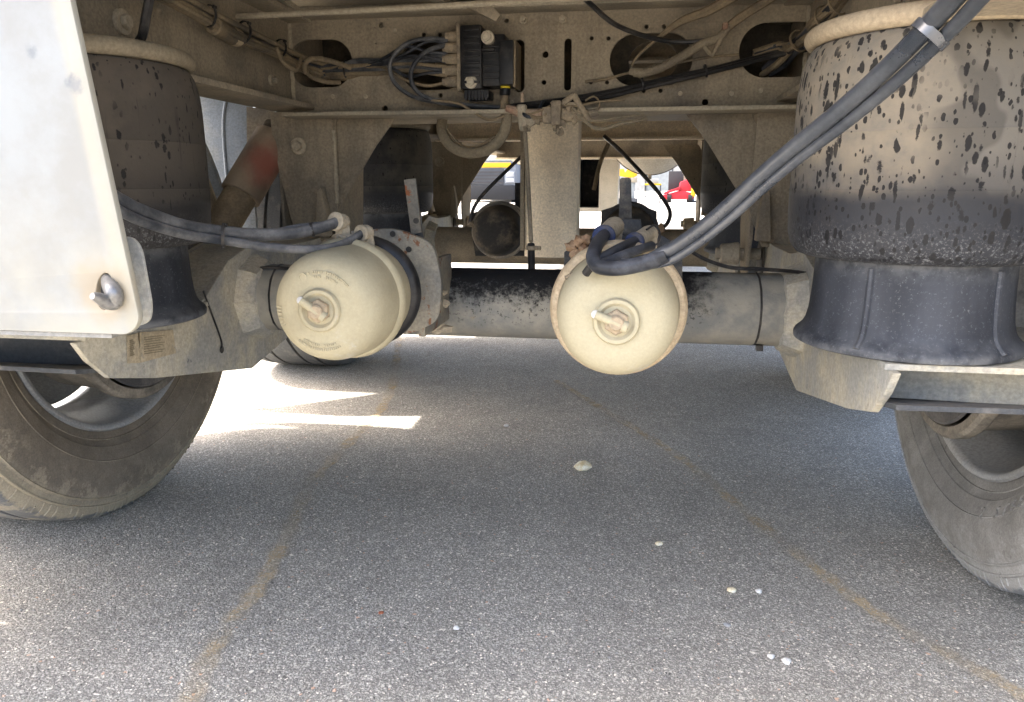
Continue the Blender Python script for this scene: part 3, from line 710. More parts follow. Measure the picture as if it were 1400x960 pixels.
def release(b, c, key_px, Yf, mat='cap'):
    x, y, z = c; yf = y-.104
    mb = MB().lathe([(.003, .030), (-.003, .030), (-.006, .028), (-.006, .024), (-.002, .020), (-.002, 0)], (x, yf, z), (0, 1, 0), 32); obj('hub_ring', mb, mat, b)
    mb = MB().cyl((x, yf, z), (x, yf-.012, z), .0165, n=6, ch=.002).cyl((x, yf-.011, z), (x, yf-.018, z), .010, n=16, ch=.002); obj('release_bolt', mb, 'bolt' if mat != 'cap' else 'clampo2', b)
    k = at(*key_px, Y=yf-.016); cc = Vector((x, yf-.012, z))
    d = (k-cc).normalized(); 
    mb = MB().tube([cc-d*.014, cc+d*.006, k], [.008, .0058, .0055], 12, 3); obj('release_key', mb, mat, b)
    mb = MB().lathe([(0, .0055), (.0015, .005), (.0022, .003), (.0022, 0)], k, (0.0, -1, 0.1), 14); obj('key_tip', mb, 'tip', b)
CL = (-.183, 1.05, .555); CR = (.2175, 1.04, .553)
cL = chamber(CL, 'cap', None, 'cream brake chamber with embossed cap and two elbow hoses', True)
cR = chamber(CR, 'cap', 'clampo', 'cream brake chamber with ochre clamp band under the thick grey cable')
release(cL, CL, (411, 411), 0); release(cR, CR, (814, 430), 0)
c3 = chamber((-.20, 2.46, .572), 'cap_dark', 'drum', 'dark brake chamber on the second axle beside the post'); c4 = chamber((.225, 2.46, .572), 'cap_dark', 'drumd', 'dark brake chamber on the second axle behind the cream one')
# raised rings of lettering on the left cap (worn past reading): small raised marks
mb = MB()
rnd = random.Random(3)
def mark(ang, rad, w_, h_):
    a = R(ang); yy = CL[1]-(.1030-max(0, rad-.038)*.10-max(0, rad-.050)*.22)
    c = Vector((CL[0]+math.cos(a)*rad, yy, CL[2]+math.sin(a)*rad)); e = Vector((-math.sin(a), 0, math.cos(a))); g = Vector((math.cos(a), 0, math.sin(a)))
    mb.prism([c-e*w_-g*h_, c+e*w_-g*h_, c+e*w_+g*h_, c-e*w_+g*h_], (0, -.0016, 0))
for a0, a1, rad, st in ((40, 108, .052, 3.6), (52, 100, .0455, 3.8), (232, 300, .056, 3.4), (238, 292, .0495, 3.8), (168, 205, .062, 5)):
    q = a0
    while q < a1:
        if rnd.random() < .86: mark(q, rad, rnd.uniform(.0005, .0013), .0017 if rad < .06 else .003)
        q += st*rnd.uniform(.8, 1.1)
obj('embossed_marks', mb, 'cap', cL, kind='stuff')
c = Vector((CL[0]+math.cos(R(118))*.05, CL[1]-.100, CL[2]+math.sin(R(118))*.05))
obj('embossed_ring', MB().lathe([(0, .0045), (-.0025, .0045), (-.0025, .0062), (0, .0062)], c, (0, 1, 0), 20), 'cap', cL)

# brackets that carry the chambers
def bracket(px, Y, t, mat, label, c):
    b = obj('chamber_bracket', MB().prism(pxs(px, Y), (0, t, 0)), mat, T, label, bevel=.002)
    for s in (-1, 1): obj('bracket_arm', MB().box(c[0]+s*.064-.006, c[0]+s*.064+.006, Y+t-.002, YA-.04, c[2]-.09, c[2]+.035), mat, b, bevel=.002)
    return b
brL = bracket(round_poly([(448, 345), (470, 316), (540, 312), (592, 332), (604, 385), (600, 440), (552, 460), (500, 440)], 16), 1.205, .014, 'rusty', 'rusty grey bracket behind the left brake chamber', CL)
mb = MB().prism(pxs([(552, 246), (568, 244), (572, 280), (576, 318), (562, 321), (558, 290)], 1.235), (0, .006, 0)); obj('strap', mb, 'strapm', brL, bevel=.001)
for x_, y_ in ((537, 320), (559, 341), (569, 302)):
    p = at(x_, y_, Y=1.204 if y_ > 310 else 1.234); obj('bolt_hole', MB().lathe([(0, 0), (0, .005), (-.001, .005), (-.001, 0)], p, (0, 1, 0), 12), 'slot', brL)
mb = MB()
for x_, y_, r_ in ((562, 436, .010), (572, 442, .012), (590, 448, .010), (605, 450, .008), (553, 446, .010), (604, 415, .007), (601, 400, .006)): mb.blob(at(x_, y_, Y=1.35), r_*1.6, (1.4, .7, .7), int(x_), .3)
obj('mud_clods', mb, 'fit', brL, kind='stuff')
brR = bracket([(771, 345), (800, 326), (815, 322), (905, 322), (922, 332), (933, 346), (933, 420), (905, 450), (790, 450), (771, 420)], 1.195, .012, 'blackm', 'black speckled bracket behind the right brake chamber', CR)
mb = MB().prism(pxs([(847, 246), (850, 243), (860, 243), (863, 246), (864, 300), (846, 300)], 1.23), (0, .007, 0)).prism(pxs([(838, 300), (876, 300), (880, 330), (836, 330)], 1.215), (0, .02, 0)); obj('strap', mb, 'blackm', brR, bevel=.001)
mb = MB()
for x_, y_, r_ in ((781, 337, .010), (788, 350, .012), (793, 330, .010), (800, 328, .009), (786, 360, .009), (782, 372, .007), (797, 340, .008), (918, 345, .007)): mb.blob(at(x_, y_, Y=1.17), r_, (1, .8, .8), int(y_), .35)
obj('rust_clods', mb, 'rustclod', brR, kind='stuff')
b3 = obj('chamber_bracket', MB().prism(pxs([(642, 300), (642, 292), (688, 280), (722, 292), (722, 350), (650, 350)], 2.60), (0, .012, 0)), 'blackm', T)
obj('strap', MB().prism(pxs([(704, 250), (714, 250), (714, 290), (704, 290)], 2.58), (0, .01, 0)), 'black', b3)
b4 = obj('chamber_bracket', MB().prism(pxs([(822, 300), (822, 288), (850, 279), (872, 279), (898, 289), (898, 330), (822, 330)], 2.42), (0, .012, 0)), 'black', T, 'black bracket plate on the second axle')
obj('strap', MB().prism(pxs([(853, 255), (861, 255), (862, 285), (853, 285)], 2.43), (0, .01, 0)), 'black', b4)

# fittings on the chambers
def elbow(parent, base, mid, out, r, mat='fit', collar=None):
    mb = MB().cyl(base, mid, r*1.15, r, n=6, ch=.001).tube([mid-(mid-base)*.3, mid, mid+(out-mid)*.55, out], [r*.95, r*1.12, r*1.05, r], 14, 4)
    e = obj('elbow_fitting', mb, mat, parent)
    d = (out-mid).normalized()
    obj('collar', MB().lathe([(0, r*.5), (0, r*1.18), (.006, r*1.22), (.008, r*1.0), (.008, r*.5)], out-d*.003, d, 18), collar or mat, parent)
    return e
eL1 = elbow(cL, at(470, 325, Y=1.075), at(468, 304, Y=1.07), at(460, 303, Y=1.055), .0115)
eL2 = elbow(cL, at(503, 336, Y=1.085), at(501, 318, Y=1.08), at(495, 319, Y=1.07), .0105)
eR1 = elbow(cR, at(832, 352, Y=1.09), at(840, 310, Y=1.13), at(826, 323, Y=1.055), .0135, 'fit', 'blue')
eR2 = elbow(cR, at(885, 352, Y=1.09), at(888, 320, Y=1.12), at(868, 331, Y=1.05), .0115, 'fit', 'blue')
obj('fitting_base', MB().cyl(at(833, 362, Y=1.08), at(833, 343, Y=1.08), .015, n=6, ch=.002), 'fit', cR)
obj('fitting_base', MB().cyl(at(880, 362, Y=1.08), at(880, 345, Y=1.08), .014, n=6, ch=.002), 'fit', cR)
mb = MB().tube([at(884, 314, Y=1.08), at(895, 308, Y=1.1), at(902, 318, Y=1.08), at(900, 332, Y=1.06), at(890, 336, Y=1.05)], .0016, 6); obj('wire_loop', mb, 'hoseb', cR)
mb = MB()
for x_, y_, r_ in ((452, 331, .008), (461, 327, .009), (472, 326, .010), (487, 330, .007), (447, 336, .006)): mb.blob(at(x_, y_, Y=1.07), r_, (1.3, 1, .8), int(x_), .3)
obj('mud_clods', mb, 'fit', cL, kind='stuff')
mb = MB()
for k in range(7): mb.blob(at(777+k*4.6, 379-k*2.3, Y=1.0), .0042, (1.3, 1, .8), k, .3)
obj('mud_clods', mb, 'fitd', cR, kind='stuff')

# hoses to the left chamber
h1 = hose('air_hose', [(100, 236, .72), (165, 275, .78), (200, 292, .82), (250, 309, .88), (300, 317, .93), (350, 321, .97), (400, 319, 1.0), (440, 311, 1.03), (463, 303, 1.06)], [.0088, .0088, .0088, .0088, .0088, .0088, .0085, .0082, .008], 'hose', T, 'upper grey air hose from the white panel to the left chamber', 12)
h2 = hose('air_hose', [(100, 250, .71), (165, 289, .77), (200, 305, .81), (250, 320, .87), (300, 328, .92), (360, 337, .96), (410, 341, .98), (450, 339, 1.0), (477, 330, 1.04), (497, 318, 1.075)], .0062, 'hose', T, 'lower thinner air hose looping to the left chamber', 12)
p = at(306, 322, Y=.925); tie(h1, p, (1, .45, -.1), .0165); p = at(427, 314, Y=1.02); tie(h1, p, (1, .4, .2), .010)
hs_ = hose('air_hose', [(382, 316, 1.0), (405, 311, 1.01), (430, 308, 1.03), (455, 306, 1.06)], .0045, 'hose', T)
# the thick cable pair to the right chamber
cc = [(905, 352, .895, 27), (930, 339, .885, 28), (965, 314, .865, 29), (1002, 283, .845, 30), (1040, 248, .82, 31), (1086, 209, .785, 33), (1150, 159, .73, 38), (1215, 103, .675, 45), (1282, 37, .615, 53), (1330, -16, .565, 58), (1385, -85, .51, 64)]
off = lambda q, k: (q[0]+.62*q[3]*k, q[1]+.78*q[3]*k, q[2])
c1 = hose('thick_cable', [(850, 362, .905), (878, 359, .90)]+[off(q, -.20) for q in cc], .0076, 'hosep', T, 'thick grey cable sweeping up past the dusty air spring', 16)
c2 = hose('thick_cable', [(845, 366, .905), (876, 364, .90)]+[off(q, .30) for q in cc], .0054, 'hosep', T, 'slimmer cable lying along the lower side of the thick one', 16)
p = at(1272, 47, Y=.622); tie(c1, p, (VR*.62+VU*.70-VF*.55), .0150, 'hosep', w_=.007)
g1 = hose('air_hose', [(827, 321, 1.055), (819, 330, 1.0), (813, 342, .955), (811, 354, .925), (818, 364, .91), (838, 367, .903), (862, 364, .90), (890, 357, .897), (912, 348, .892)], [.0088, .009, .009, .009, .0092, .0096, .0098, .0098, .0096], 'hosek', T, 'black hose bending down from the blue collar fitting', 14)
g2 = hose('air_hose', [(869, 330, 1.05), (852, 338, 1.0), (834, 348, .955), (820, 357, .93), (814, 362, .92)], .0075, 'hosek', T, None, 14)
g3 = hose('air_hose', [(891, 336, 1.03), (872, 342, .99), (850, 350, .955), (830, 358, .928), (818, 363, .917)], .0062, 'hosek', T, None, 14)
hose('air_hose', [(812, 360, .92), (806, 367, .925), (801, 374, .93)], .0055, 'hoseb', T, None, 10)

# wheels
XW = 1.04
def wheel(s, dy, tm, label):
    prof = [(-.140, .292), (-.148, .296), (-.152, .305), (-.156, .318), (-.1590, .3188), (-.1585, .3205), (-.166, .332), (-.167, .333), (-.169, .334), (-.182, .362), (-.1842, .363), (-.1836, .3645), (-.189, .385), (-.1885, .405), (-.1845, .425), (-.180, .440), (-.1820, .4410), (-.1825, .4425), (-.1795, .4440), (-.1765, .4455), (-.1725, .4565), (-.1757, .4580), (-.1750, .4605), (-.1685, .4615), (-.164, .473), (-.1555, .4835), (-.1515, .4862), (-.120, .490), (-.114, .4905), (-.112, .478), (-.104, .478), (-.102, .491), (-.056, .492), (-.054, .479), (-.046, .479), (-.044, .492)]
    full = prof+[(-a, r) for a, r in reversed(prof)]
    mb = MB().lathe(full, (0, 0, 0), (-s, 0, 0), 120, clampz=-ZA+.001)
    wl = obj('wheel', mb, tm, T, label, angle=28)
    wl.location = (s*XW, YA+dy, ZA)
    rp = [(.150, .300), (.155, .302), (.160, .298), (.158, .290), (.150, .284), (.120, .281), (.09, .262), (.05, .258), (.0, .262), (-.03, .272), (-.12, .282), (-.15, .285), (-.156, .300), (-.150, .302)]
    rp = [(a, r) for a, r in rp]
    o = obj('rim', MB().lathe(rp, (0, 0, 0), (-s, 0, 0), 96), 'rim', wl, angle=40)
    disc = [(-.03, .262), (-.05, .245), (-.09, .20), (-.11, .15), (-.11, .06), (-.10, 0)]
    obj('rim_disc', MB().lathe(disc, (0, 0, 0), (-s, 0, 0), 64), 'rim', wl, angle=40)
    dr = [(.235, .150), (.235, .214), (.239, .2185), (.250, .2225), (.262, .2245), (.270, .224), (.272, .215), (.262, .208), (.258, .2055), (.255, .195), (.225, .195)]
    dr = [(.06, .10), (.06, .19), (.08, .205), (.195, .212), (.20, .224), (.206, .228), (.222, .228), (.228, .222), (.228, .207), (.222, .204), (.20, .200)]
    obj('brake_drum', MB().lathe(dr, (0, 0, 0), (-s, 0, 0), 72), 'drum', wl, angle=40)
    sh = [(.232, .203), (.236, .199), (.238, .150), (.244, .142), (.244, .09), (.236, .08)]
    obj('dust_shield', MB().lathe(sh, (0, 0, 0), (-s, 0, 0), 64), 'drumd', wl, angle=30)
    if dy == 0:
        sb = MB(); rn_ = random.Random(4)
        for k in range(150):
            a = 2*math.pi*k/150; d = rn_.uniform(.010, .022); pts = []
            for (xx, rr, da) in ((-.1690, .4615, 0), (-.1645, .4735, d*.5), (-.1560, .4842, d)):
                if rn_.random() < .12: continue
                pts.append(Vector((s*xx, math.cos(a+da)*rr, math.sin(a+da)*rr)))
            if len(pts) > 1 and rn_.random() < .8: sb.tube(pts, rn_.uniform(.0010, .0022), 5, 1)
        obj('shoulder_ribs', sb, tm, wl, kind='stuff')
    return wl
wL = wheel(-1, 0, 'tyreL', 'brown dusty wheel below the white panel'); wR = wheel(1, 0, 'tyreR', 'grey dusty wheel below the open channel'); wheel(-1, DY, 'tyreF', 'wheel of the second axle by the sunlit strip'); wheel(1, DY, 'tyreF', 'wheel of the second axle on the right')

# raised lettering and seams on the near tyres
def tyre_text(wl, s, word, ang0, rad, size, gap):
    mb = MB()
    for i, ch in enumerate(word):
        if ch == ' ': continue
        cu = bpy.data.curves.new('tmp', 'FONT'); cu.body = ch; cu.size = size; cu.extrude = .0016; cu.align_x = 'CENTER'; cu.resolution_u = 3
        o = bpy.data.objects.new('tmp', cu); COL.objects.link(o); dg = bpy.context.evaluated_depsgraph_get(); dg.update()
        me = bpy.data.meshes.new_from_object(o.evaluated_get(dg)); bpy.data.objects.remove(o); bpy.data.curves.remove(cu)
        a = R(ang0+gap*i); rt = Vector((0, math.sin(a), -math.cos(a))); vs = []
        for v in me.vertices:
            r_ = rad-v.co.y; p2 = Vector((0, math.cos(a), math.sin(a)))*r_+rt*v.co.x
            vs.append(Vector((-s*(.169+(p2.length-.334)*.464+.0010+v.co.z), p2.y, p2.z)))
        mb.add(vs, [tuple(p.vertices) for p in me.polygons]); bpy.data.meshes.remove(me)
    return obj('raised_lettering', mb, 'letter', wl, kind='stuff')
tyre_text(wR, 1, '2 STEEL', 249, .366, .030, -4.4)

# mudguards
def mudguard(s, path, label=None, rib=True, side=False):
    P = [Vector((0, y, z)) for y, z in path]; Q = []
    for i in range(len(P)-1):
        a, b = P[i], P[i+1]; pa = P[i-1] if i else a*2-b; pb = P[i+2] if i+2 < len(P) else b*2-a
        for k in range(5):
            t = k/5; Q.append(.5*((2*a)+(b-pa)*t+(2*pa-5*a+4*b-pb)*t*t+(3*a-pa-3*b+pb)*t**3))
    Q.append(P[-1]); m = len(Q); N = []
    for i in range(m):
        d = (Q[min(i+1, m-1)]-Q[max(i-1, 0)]).normalized(); N.append(Vector((0, d.z, -d.y)))
    cen = Vector((0, sum(q.y for q in Q)/m, .489))
    if sum(N[i].dot(Q[i]-cen) for i in range(m)) < 0: N = [-v for v in N]
    secs = [(.885, -.012), (.885, .0), (.91, .006), (1.04, .010), (1.20, .006), (1.262, -.006), (1.27, -.03), (1.265, -.03), (1.255, -.011), (1.2, .001), (1.04, .005), (.91, .001), (.889, -.005), (.889, -.012)]
    vs = []
    for x, o in secs: vs += [Vector((s*x, q.y, q.z))+N[i]*o for i, q in enumerate(Q)]
    n = len(secs); fs = []
    for i in range(n):
        j = (i+1) % n
        for k in range(m-1): fs.append((i*m+k, j*m+k, j*m+k+1, i*m+k+1))
    fs += [tuple(i*m for i in range(n)), tuple(i*m+m-1 for i in range(n))]
    g = obj('mudguard', MB().add(vs, fs), 'mudg', T, label)
    if rib: obj('rib', MB().tube([Vector((s*.962, q.y, q.z))+N[i]*.006 for i, q in enumerate(Q)][::2], .006, 8, 2), 'mudg', g)
    if side: obj('side_lip', MB().prism([Vector((s*1.262, y, z)) for y, z in ((2.118, .40), (2.29, .78), (2.36, .86), (2.5, .965), (2.8, 1.04), (2.32, 1.052), (2.2, 1.01), (2.142, .945), (2.118, .86))], (s*.005, 0, 0)), 'mudg', g)
    zt = max(q.z for q in Q); obj('stay', MB().cyl((s*.6, cen.y, zt+.027), (s*1.2, cen.y, zt+.027), .02, n=14), 'chassis', g)
    return g
g1 = [(YA+.535*math.cos(R(a)), ZA+.01+.535*math.sin(R(a))) for a in range(-6, 187, 12)]  # rear end carried further round to close a sun gap behind the wheel
g2 = [(2.115, .36), (2.115, .5), (2.115, .7), (2.115, .86), (2.14, .95), (2.20, 1.02), (2.32, 1.06), (2.6, 1.065), (3.1, 1.065), (3.36, 1.02), (3.45, .9), (3.47, .6)]
mudguard(-1, g1, None, False); mudguard(1, g1, None, False)
mudguard(-1, g2, 'pale blue grey mudguard seen past the shock absorber', side=True); mudguard(1, g2, side=True)

# shock absorbers
def shock(pt, pm, pb, label=None, s=-1):
    d = (pb-pt)
    mb = MB().lathe([(0, 0), (0, .046), (.004, .05), (d.length*.60, .05), (d.length*.605, .048), (d.length*.605, .036)], pt, d, 40)
    a = obj('shock_absorber', mb, 'shock_red', T, label)
    obj('lower_tube', MB().cyl(pt+d*.57, pb, .041, n=32, ch=.004), 'shock', a)
    obj('eye', MB().cyl(pt-d.normalized()*.02+Vector((-.03, 0, 0)), pt-d.normalized()*.02+Vector((.05, 0, 0)), .03, n=20, ch=.003), 'chassisd', a)
    obj('eye', MB().cyl(pb+Vector((-.03, 0, 0)), pb+Vector((.04, 0, 0)), .035, n=20, ch=.003), 'chassisd', a)
    return a
shock(at(376, 188, Y=1.86), None, at(296, 322, Y=1.70), 'tan shock absorber with a red paint mark')
pt, pb = at(376, 188, Y=1.86), at(296, 322, Y=1.70)
shock(Vector((-pt.x, pt.y, pt.z)), None, Vector((-pb.x, pb.y, pb.z)))

# unseen boxes added behind the wheels to keep a sun patch off the ground
for s in (-1, 1):
    bx_ = obj('sun_blocker', MB().box(min(s*1.0, s*1.26), max(s*1.0, s*1.26), .30, .895, .42, 1.088), 'chassis2', T, bevel=.01)
    obj('sun_blocker_lid', MB().box(min(s*1.01, s*1.25), max(s*1.01, s*1.25), .294, .299, .45, 1.06), 'chassis2', bx_, bevel=.002)
# white panel
YP = .60
def panel():
    tr, br, bl = at(97, 0, Y=YP), at(194, 457, Y=YP), at(0, 455, Y=YP)
    dx = (tr.x-br.x)/(tr.z-br.z)
    zt = 1.085; xt = br.x+dx*(zt-br.z); r_ = .018
    out = [(-.92, zt), (-.92, bl.z+.004)]
    c = Vector((br.x-r_, 0, br.z+r_+.001))
    for k in range(9):
        a = R(270+90*k/8); out.append((c.x+r_*math.cos(a), c.z+r_*math.sin(a)))
    out.append((xt, zt))
    a = at(147, 398, Y=YP)
    sl_ = [(a.x+.010*math.cos(t)*1.0+.003*math.sin(t), a.z+.018*math.sin(t)) for t in [2*math.pi*k/20 for k in range(20)]]
    me = plate(out, [sl_], lambda a, b, c: (a, YP+c, b), .005, .0012)
    p = obj('rear_panel', me, 'panel', T, 'white painted panel with a bent metal hook')
    # folded flange behind the edge, and the bottom lip
    A = pxs(round_poly([(178, 322), (192, 338), (207, 420), (203, 444), (165, 449), (120, 330)], 16), YP+.035)
    obj('backing_plate', MB().prism(A, (0, .004, 0)), 'arm', p, bevel=.001)
    lp = [Vector((-.92, YP-.001, bl.z+.001)), Vector((br.x-.03, YP-.001, br.z-.0005)), Vector((br.x-.03, YP+.02, br.z-.0005)), Vector((-.92, YP+.02, bl.z+.001))]
    obj('bottom_lip', MB().prism(lp, (0, 0, -.004)), 'pad', p)
    mb = MB().tube([at(147, 378, Y=YP+.004), at(149, 388, Y=YP-.004), at(155, 400, Y=YP-.010), at(155, 412, Y=YP-.008), at(146, 413, Y=YP-.014), at(134, 407, Y=YP-.024), at(126, 405, Y=YP-.03)], [.005, .0065, .0075, .008, .0065, .0048, .003], 12, 5)
    obj('hook', mb, 'steel', p, 'bent bright metal hook in a slot')
panel()
obj('panel_stay', MB().box(-.88, -.56, YP+.01, YP+.03, .86, .90).box(-.62, -.58, YP+.004, YP+.03, .86, 1.0), 'chassis', T)

# valve block
YV = 1.775
def pb_(x0, x1, y0, y1, Y0, Y1, mb=None):
    a, b = at(x0, y1, Y=Y0), at(x1, y0, Y=Y0); return (mb or MB()).box(a.x, b.x, Y0, Y1, a.z, b.z)
vb = obj('valve_block', pb_(629, 658, 33, 122, 1.715, 1.795), 'black', T, 'black ribbed valve block bolted to the crossmember', bevel=.006)
mb = MB()
for k in range(9): pb_(634, 655, 38+k*9, 42+k*9, 1.709, 1.716, mb)
obj('ribs', mb, 'black', vb, bevel=.001)
obj('seal_plate', pb_(624.5, 629, 32, 124, 1.722, 1.795), 'fitd', vb, bevel=.004)
mb = pb_(657, 690, 46, 118, 1.728, 1.795); obj('housing', mb, 'black', vb, bevel=.004)
mb = MB()
for k in range(6): pb_(660, 682, 62+k*8.5, 65+k*8.5, 1.722, 1.73, mb)
mb.cyl(at(658, 68, Y=1.722), at(676, 68, Y=1.722), .004, n=10); obj('ribs', mb, 'black', vb, bevel=.001)
obj('control_unit', pb_(682, 702, 54, 116, 1.708, 1.795), 'black', vb, bevel=.004)
obj('cover_edge', pb_(701, 705, 54, 119, 1.712, 1.795), 'hosed', vb, bevel=.001)
obj('silencer', pb_(634, 668, 122, 135, 1.725, 1.79), 'black', vb, bevel=.004)
mb = MB()
for k in range(7): pb_(636+k*4.5, 638.5+k*4.5, 124, 137, 1.721, 1.73, mb)
obj('silencer_fins', mb, 'black', vb)
for x_, y_ in ((666, 50.5), (643.5, 112)):
    p = at(x_, y_, Y=1.712); obj('cap_bolt', MB().cyl(p+Vector((0, .03, 0)), p, .0145, n=24, ch=.002).cyl(p, p+Vector((0, -.005, 0)), .0095, n=6, ch=.001), 'boltw', vb)
for k in range(5):
    y_ = 50+k*15.5; p = at(627, y_, Y=1.755); q = at(609+(k == 0)*4, y_, Y=1.755)
    obj('port', MB().cyl(p, q, .0125, .011, n=10, ch=.002).cyl(q+Vector((.004, 0, 0)), q+Vector((-.006, 0, 0)), .0085, n=10), 'fitd', vb)
p = at(691, 116, Y=1.74); q = at(691, 121, Y=1.74); r_ = at(690, 131, Y=1.74); t_ = at(689, 152, Y=1.74)
obj('yellow_band', MB().cyl(p, q, .0115, n=16), 'yellowb', vb); obj('plug', MB().cyl(q, r_, .0125, n=16, ch=.002), 'black', vb); obj('plug_tail', MB().cyl(r_, t_, .009, .0085, n=14), 'hosed', vb)

# levelling valve with its rod
lv = obj('levelling_valve', pb_(753, 767, 137, 171, 1.69, 1.74), 'fitd', T, 'dusty levelling valve with a lever and a thin rod', bevel=.004)
mb = pb_(741, 754, 146, 168, 1.70, 1.735); pb_(767, 792, 139, 146, 1.70, 1.73, mb); obj('valve_body', mb, 'fitd', lv, bevel=.004)
mb = MB().cyl(at(767, 157, Y=1.715), at(805, 157, Y=1.715), .017, .012, n=10, ch=.003).cyl(at(803, 157, Y=1.715), at(818, 153, Y=1.715), .008, n=8); obj('valve_port', mb, 'fitd', lv)
mb = MB().cyl(at(720, 158, Y=1.715), at(742, 158, Y=1.715), .014, .015, n=10, ch=.002).cyl(at(692, 147, Y=1.715), at(722, 158, Y=1.715), .008, .013, n=8, ch=.002); obj('valve_port', mb, 'fitr', lv)
mb = MB().cyl(at(713, 143, Y=1.71), at(716, 179, Y=1.71), .012, .010, n=8, ch=.003).cyl(at(721, 158, Y=1.71), at(728, 172, Y=1.71), .011, n=8, ch=.002); obj('valve_tee', mb, 'fit', lv)
mb = MB().cyl(at(714, 127, Y=1.71), at(714, 140, Y=1.71), .004, n=8); obj('pin', mb, 'fitr', lv)
mb = MB().tube([at(x, y, Y=1.70) for x, y in ((770, 141), (784, 131), (788, 136), (800, 156), (806, 165))], .0065, 8, 4); obj('lever', mb, 'fitd', lv)
mb = MB().tube([at(x, y, Y=1.72) for x, y in ((800, 138), (812, 132), (820, 142), (815, 155))], .002, 6, 4); obj('wire_loop', mb, 'hosed', lv)
mb = MB()
for k, (x_, y_) in enumerate(((760, 174), (770, 168), (765, 180), (720, 176), (785, 165), (792, 152), (779, 150), (735, 165))): mb.blob(at(x_, y_, Y=1.705), .008, (1, 1, 1.1), k, .35)
obj('mud_clods', mb, 'fitd', lv, kind='stuff')
mb = MB().tube([at(718, 182, Y=1.69), at(722, 250, Y=1.60), at(726, 330, Y=1.50)], .0045, 8, 4); obj('rod', mb, 'chassis', lv)
mb = MB().cyl(at(726, 334, Y=1.5), at(727, 372, Y=1.47), .0075, n=12); obj('rod_sleeve', mb, 'black', lv)
p = at(727, 339, Y=1.492); obj('rod_clamp', MB().lathe([(-.004, .0075), (-.004, .011), (.004, .011), (.004, .0075)], p, (0, 0, 1), 14).cyl(p, p+Vector((.018, -.006, 0)), .0045, n=8), 'fitd', lv)

# hoses and wires on the crossmember
hose('tan_hose', [(690, 148, 1.74), (693, 165, 1.76), (686, 187, 1.77), (666, 205, 1.78), (638, 209, 1.8), (615, 198, 1.82), (604, 178, 1.85), (606, 158, 1.88)], .0125, 'hoset', T, 'tan hose hanging in a U below the valve block', 12)
hose('wire', [(612, 178, 1.83), (630, 198, 1.81), (652, 200, 1.79), (678, 186, 1.77)], .003, 'hosed', T)
for k, (y0_, y1_, y2_) in enumerate(((80, 83, 82), (84, 88, 92), (90, 92, 96), (95, 96, 103), (78, 80, 75))):
    hose('air_hose', [(440, 92+k*3, 1.80), (483, y0_+6, 1.785), (520, y0_+5, 1.775), (560, y1_, 1.765), (612, y2_, 1.755)], .0055, 'hosed' if k % 2 else 'hose', T, None, 8, 4)
hose('air_hose', [(612, 55, 1.755), (590, 53, 1.745), (562, 57, 1.74), (541, 72, 1.74), (533, 92, 1.745), (541, 115, 1.75), (565, 132, 1.755), (600, 140, 1.755), (640, 146, 1.755), (690, 147, 1.755)], .0052, 'hose', T, 'black hose arching left from the valve block', 8)
hose('air_hose', [(612, 62, 1.755), (590, 67, 1.73), (572, 80, 1.725), (562, 98, 1.725), (565, 118, 1.73), (582, 133, 1.74), (620, 142, 1.745), (690, 148, 1.75)], .0052, 'hose', T, None, 8)
hose('wire', [(590, 137, 1.74), (625, 141, 1.735), (645, 152, 1.73), (668, 164, 1.725), (690, 158, 1.72)], .003, 'hosed', T)
hose('air_hose', [(690, 147, 1.762), (740, 141, 1.765), (790, 134, 1.77), (850, 123, 1.775), (905, 110, 1.775), (970, 96, 1.775), (1040, 78, 1.775), (1100, 62, 1.78)], .0065, 'hoseb', T, 'black hose pair crossing the oval openings', 8)
hose('air_hose', [(700, 152, 1.768), (760, 140, 1.77), (820, 134, 1.77), (880, 120, 1.768), (940, 106, 1.768), (1000, 91, 1.768), (1060, 76, 1.77), (1110, 66, 1.775)], .0058, 'hoseb', T, None, 8)
for x_, y_ in ((965, 95), (879, 113)):
    p = at(x_, y_+2, Y=1.770); tie(T, p, (1, 0, .2), .014)
hose('air_hose', [(786, -14, 1.60), (810, 8, 1.64), (840, 33, 1.68), (880, 49, 1.72), (920, 57, 1.74), (960, 56, 1.74), (990, 48, 1.74)], .0052, 'hoseb', T, 'black cable drooping from the floor', 8)
rp = hose('corrugated_conduit', [(862, 97, 1.775), (880, 100, 1.765), (905, 92, 1.755), (935, 76, 1.745), (960, 60, 1.735), (982, 52, 1.73), (993, 40, 1.725), (996, 32, 1.72)], .0088, 'hoset', T, 'ribbed tan conduit across the oval opening', 10)
mb = MB()
cpts = [(868, 99, 1.768), (880, 100, 1.765), (905, 92, 1.755), (935, 76, 1.745), (955, 62.5, 1.737)]
for i in range(len(cpts)-1):
    for k in range(7):
        t = k/7; q = [cpts[i][j]*(1-t)+cpts[i+1][j]*t for j in range(3)]; p = at(q[0], q[1], Y=q[2]); p2 = at(cpts[i+1][0], cpts[i+1][1], Y=cpts[i+1][2])
        mb.lathe([(-.0018, .008), (-.0018, .0102), (.0018, .0102), (.0018, .008)], p, p2-p, 10)
obj('conduit_ribs', mb, 'hoset', rp)
hose('wire', [(960, 58, 1.735), (968, 70, 1.73), (975, 73, 1.73), (985, 55, 1.725), (997, 36, 1.72)], .005, 'hoset', T)
hose('wire', [(994, 38, 1.73), (1015, 22, 1.70), (1050, 0, 1.66), (1080, -20, 1.62)], .009, 'hosed', T)
hose('wire', [(862, 97, 1.775), (868, 82, 1.775), (890, 60, 1.76), (930, 30, 1.73), (970, 14, 1.70), (1005, -6, 1.66)], [.003, .003, .003, .008, .010, .011], 'hosed', T)
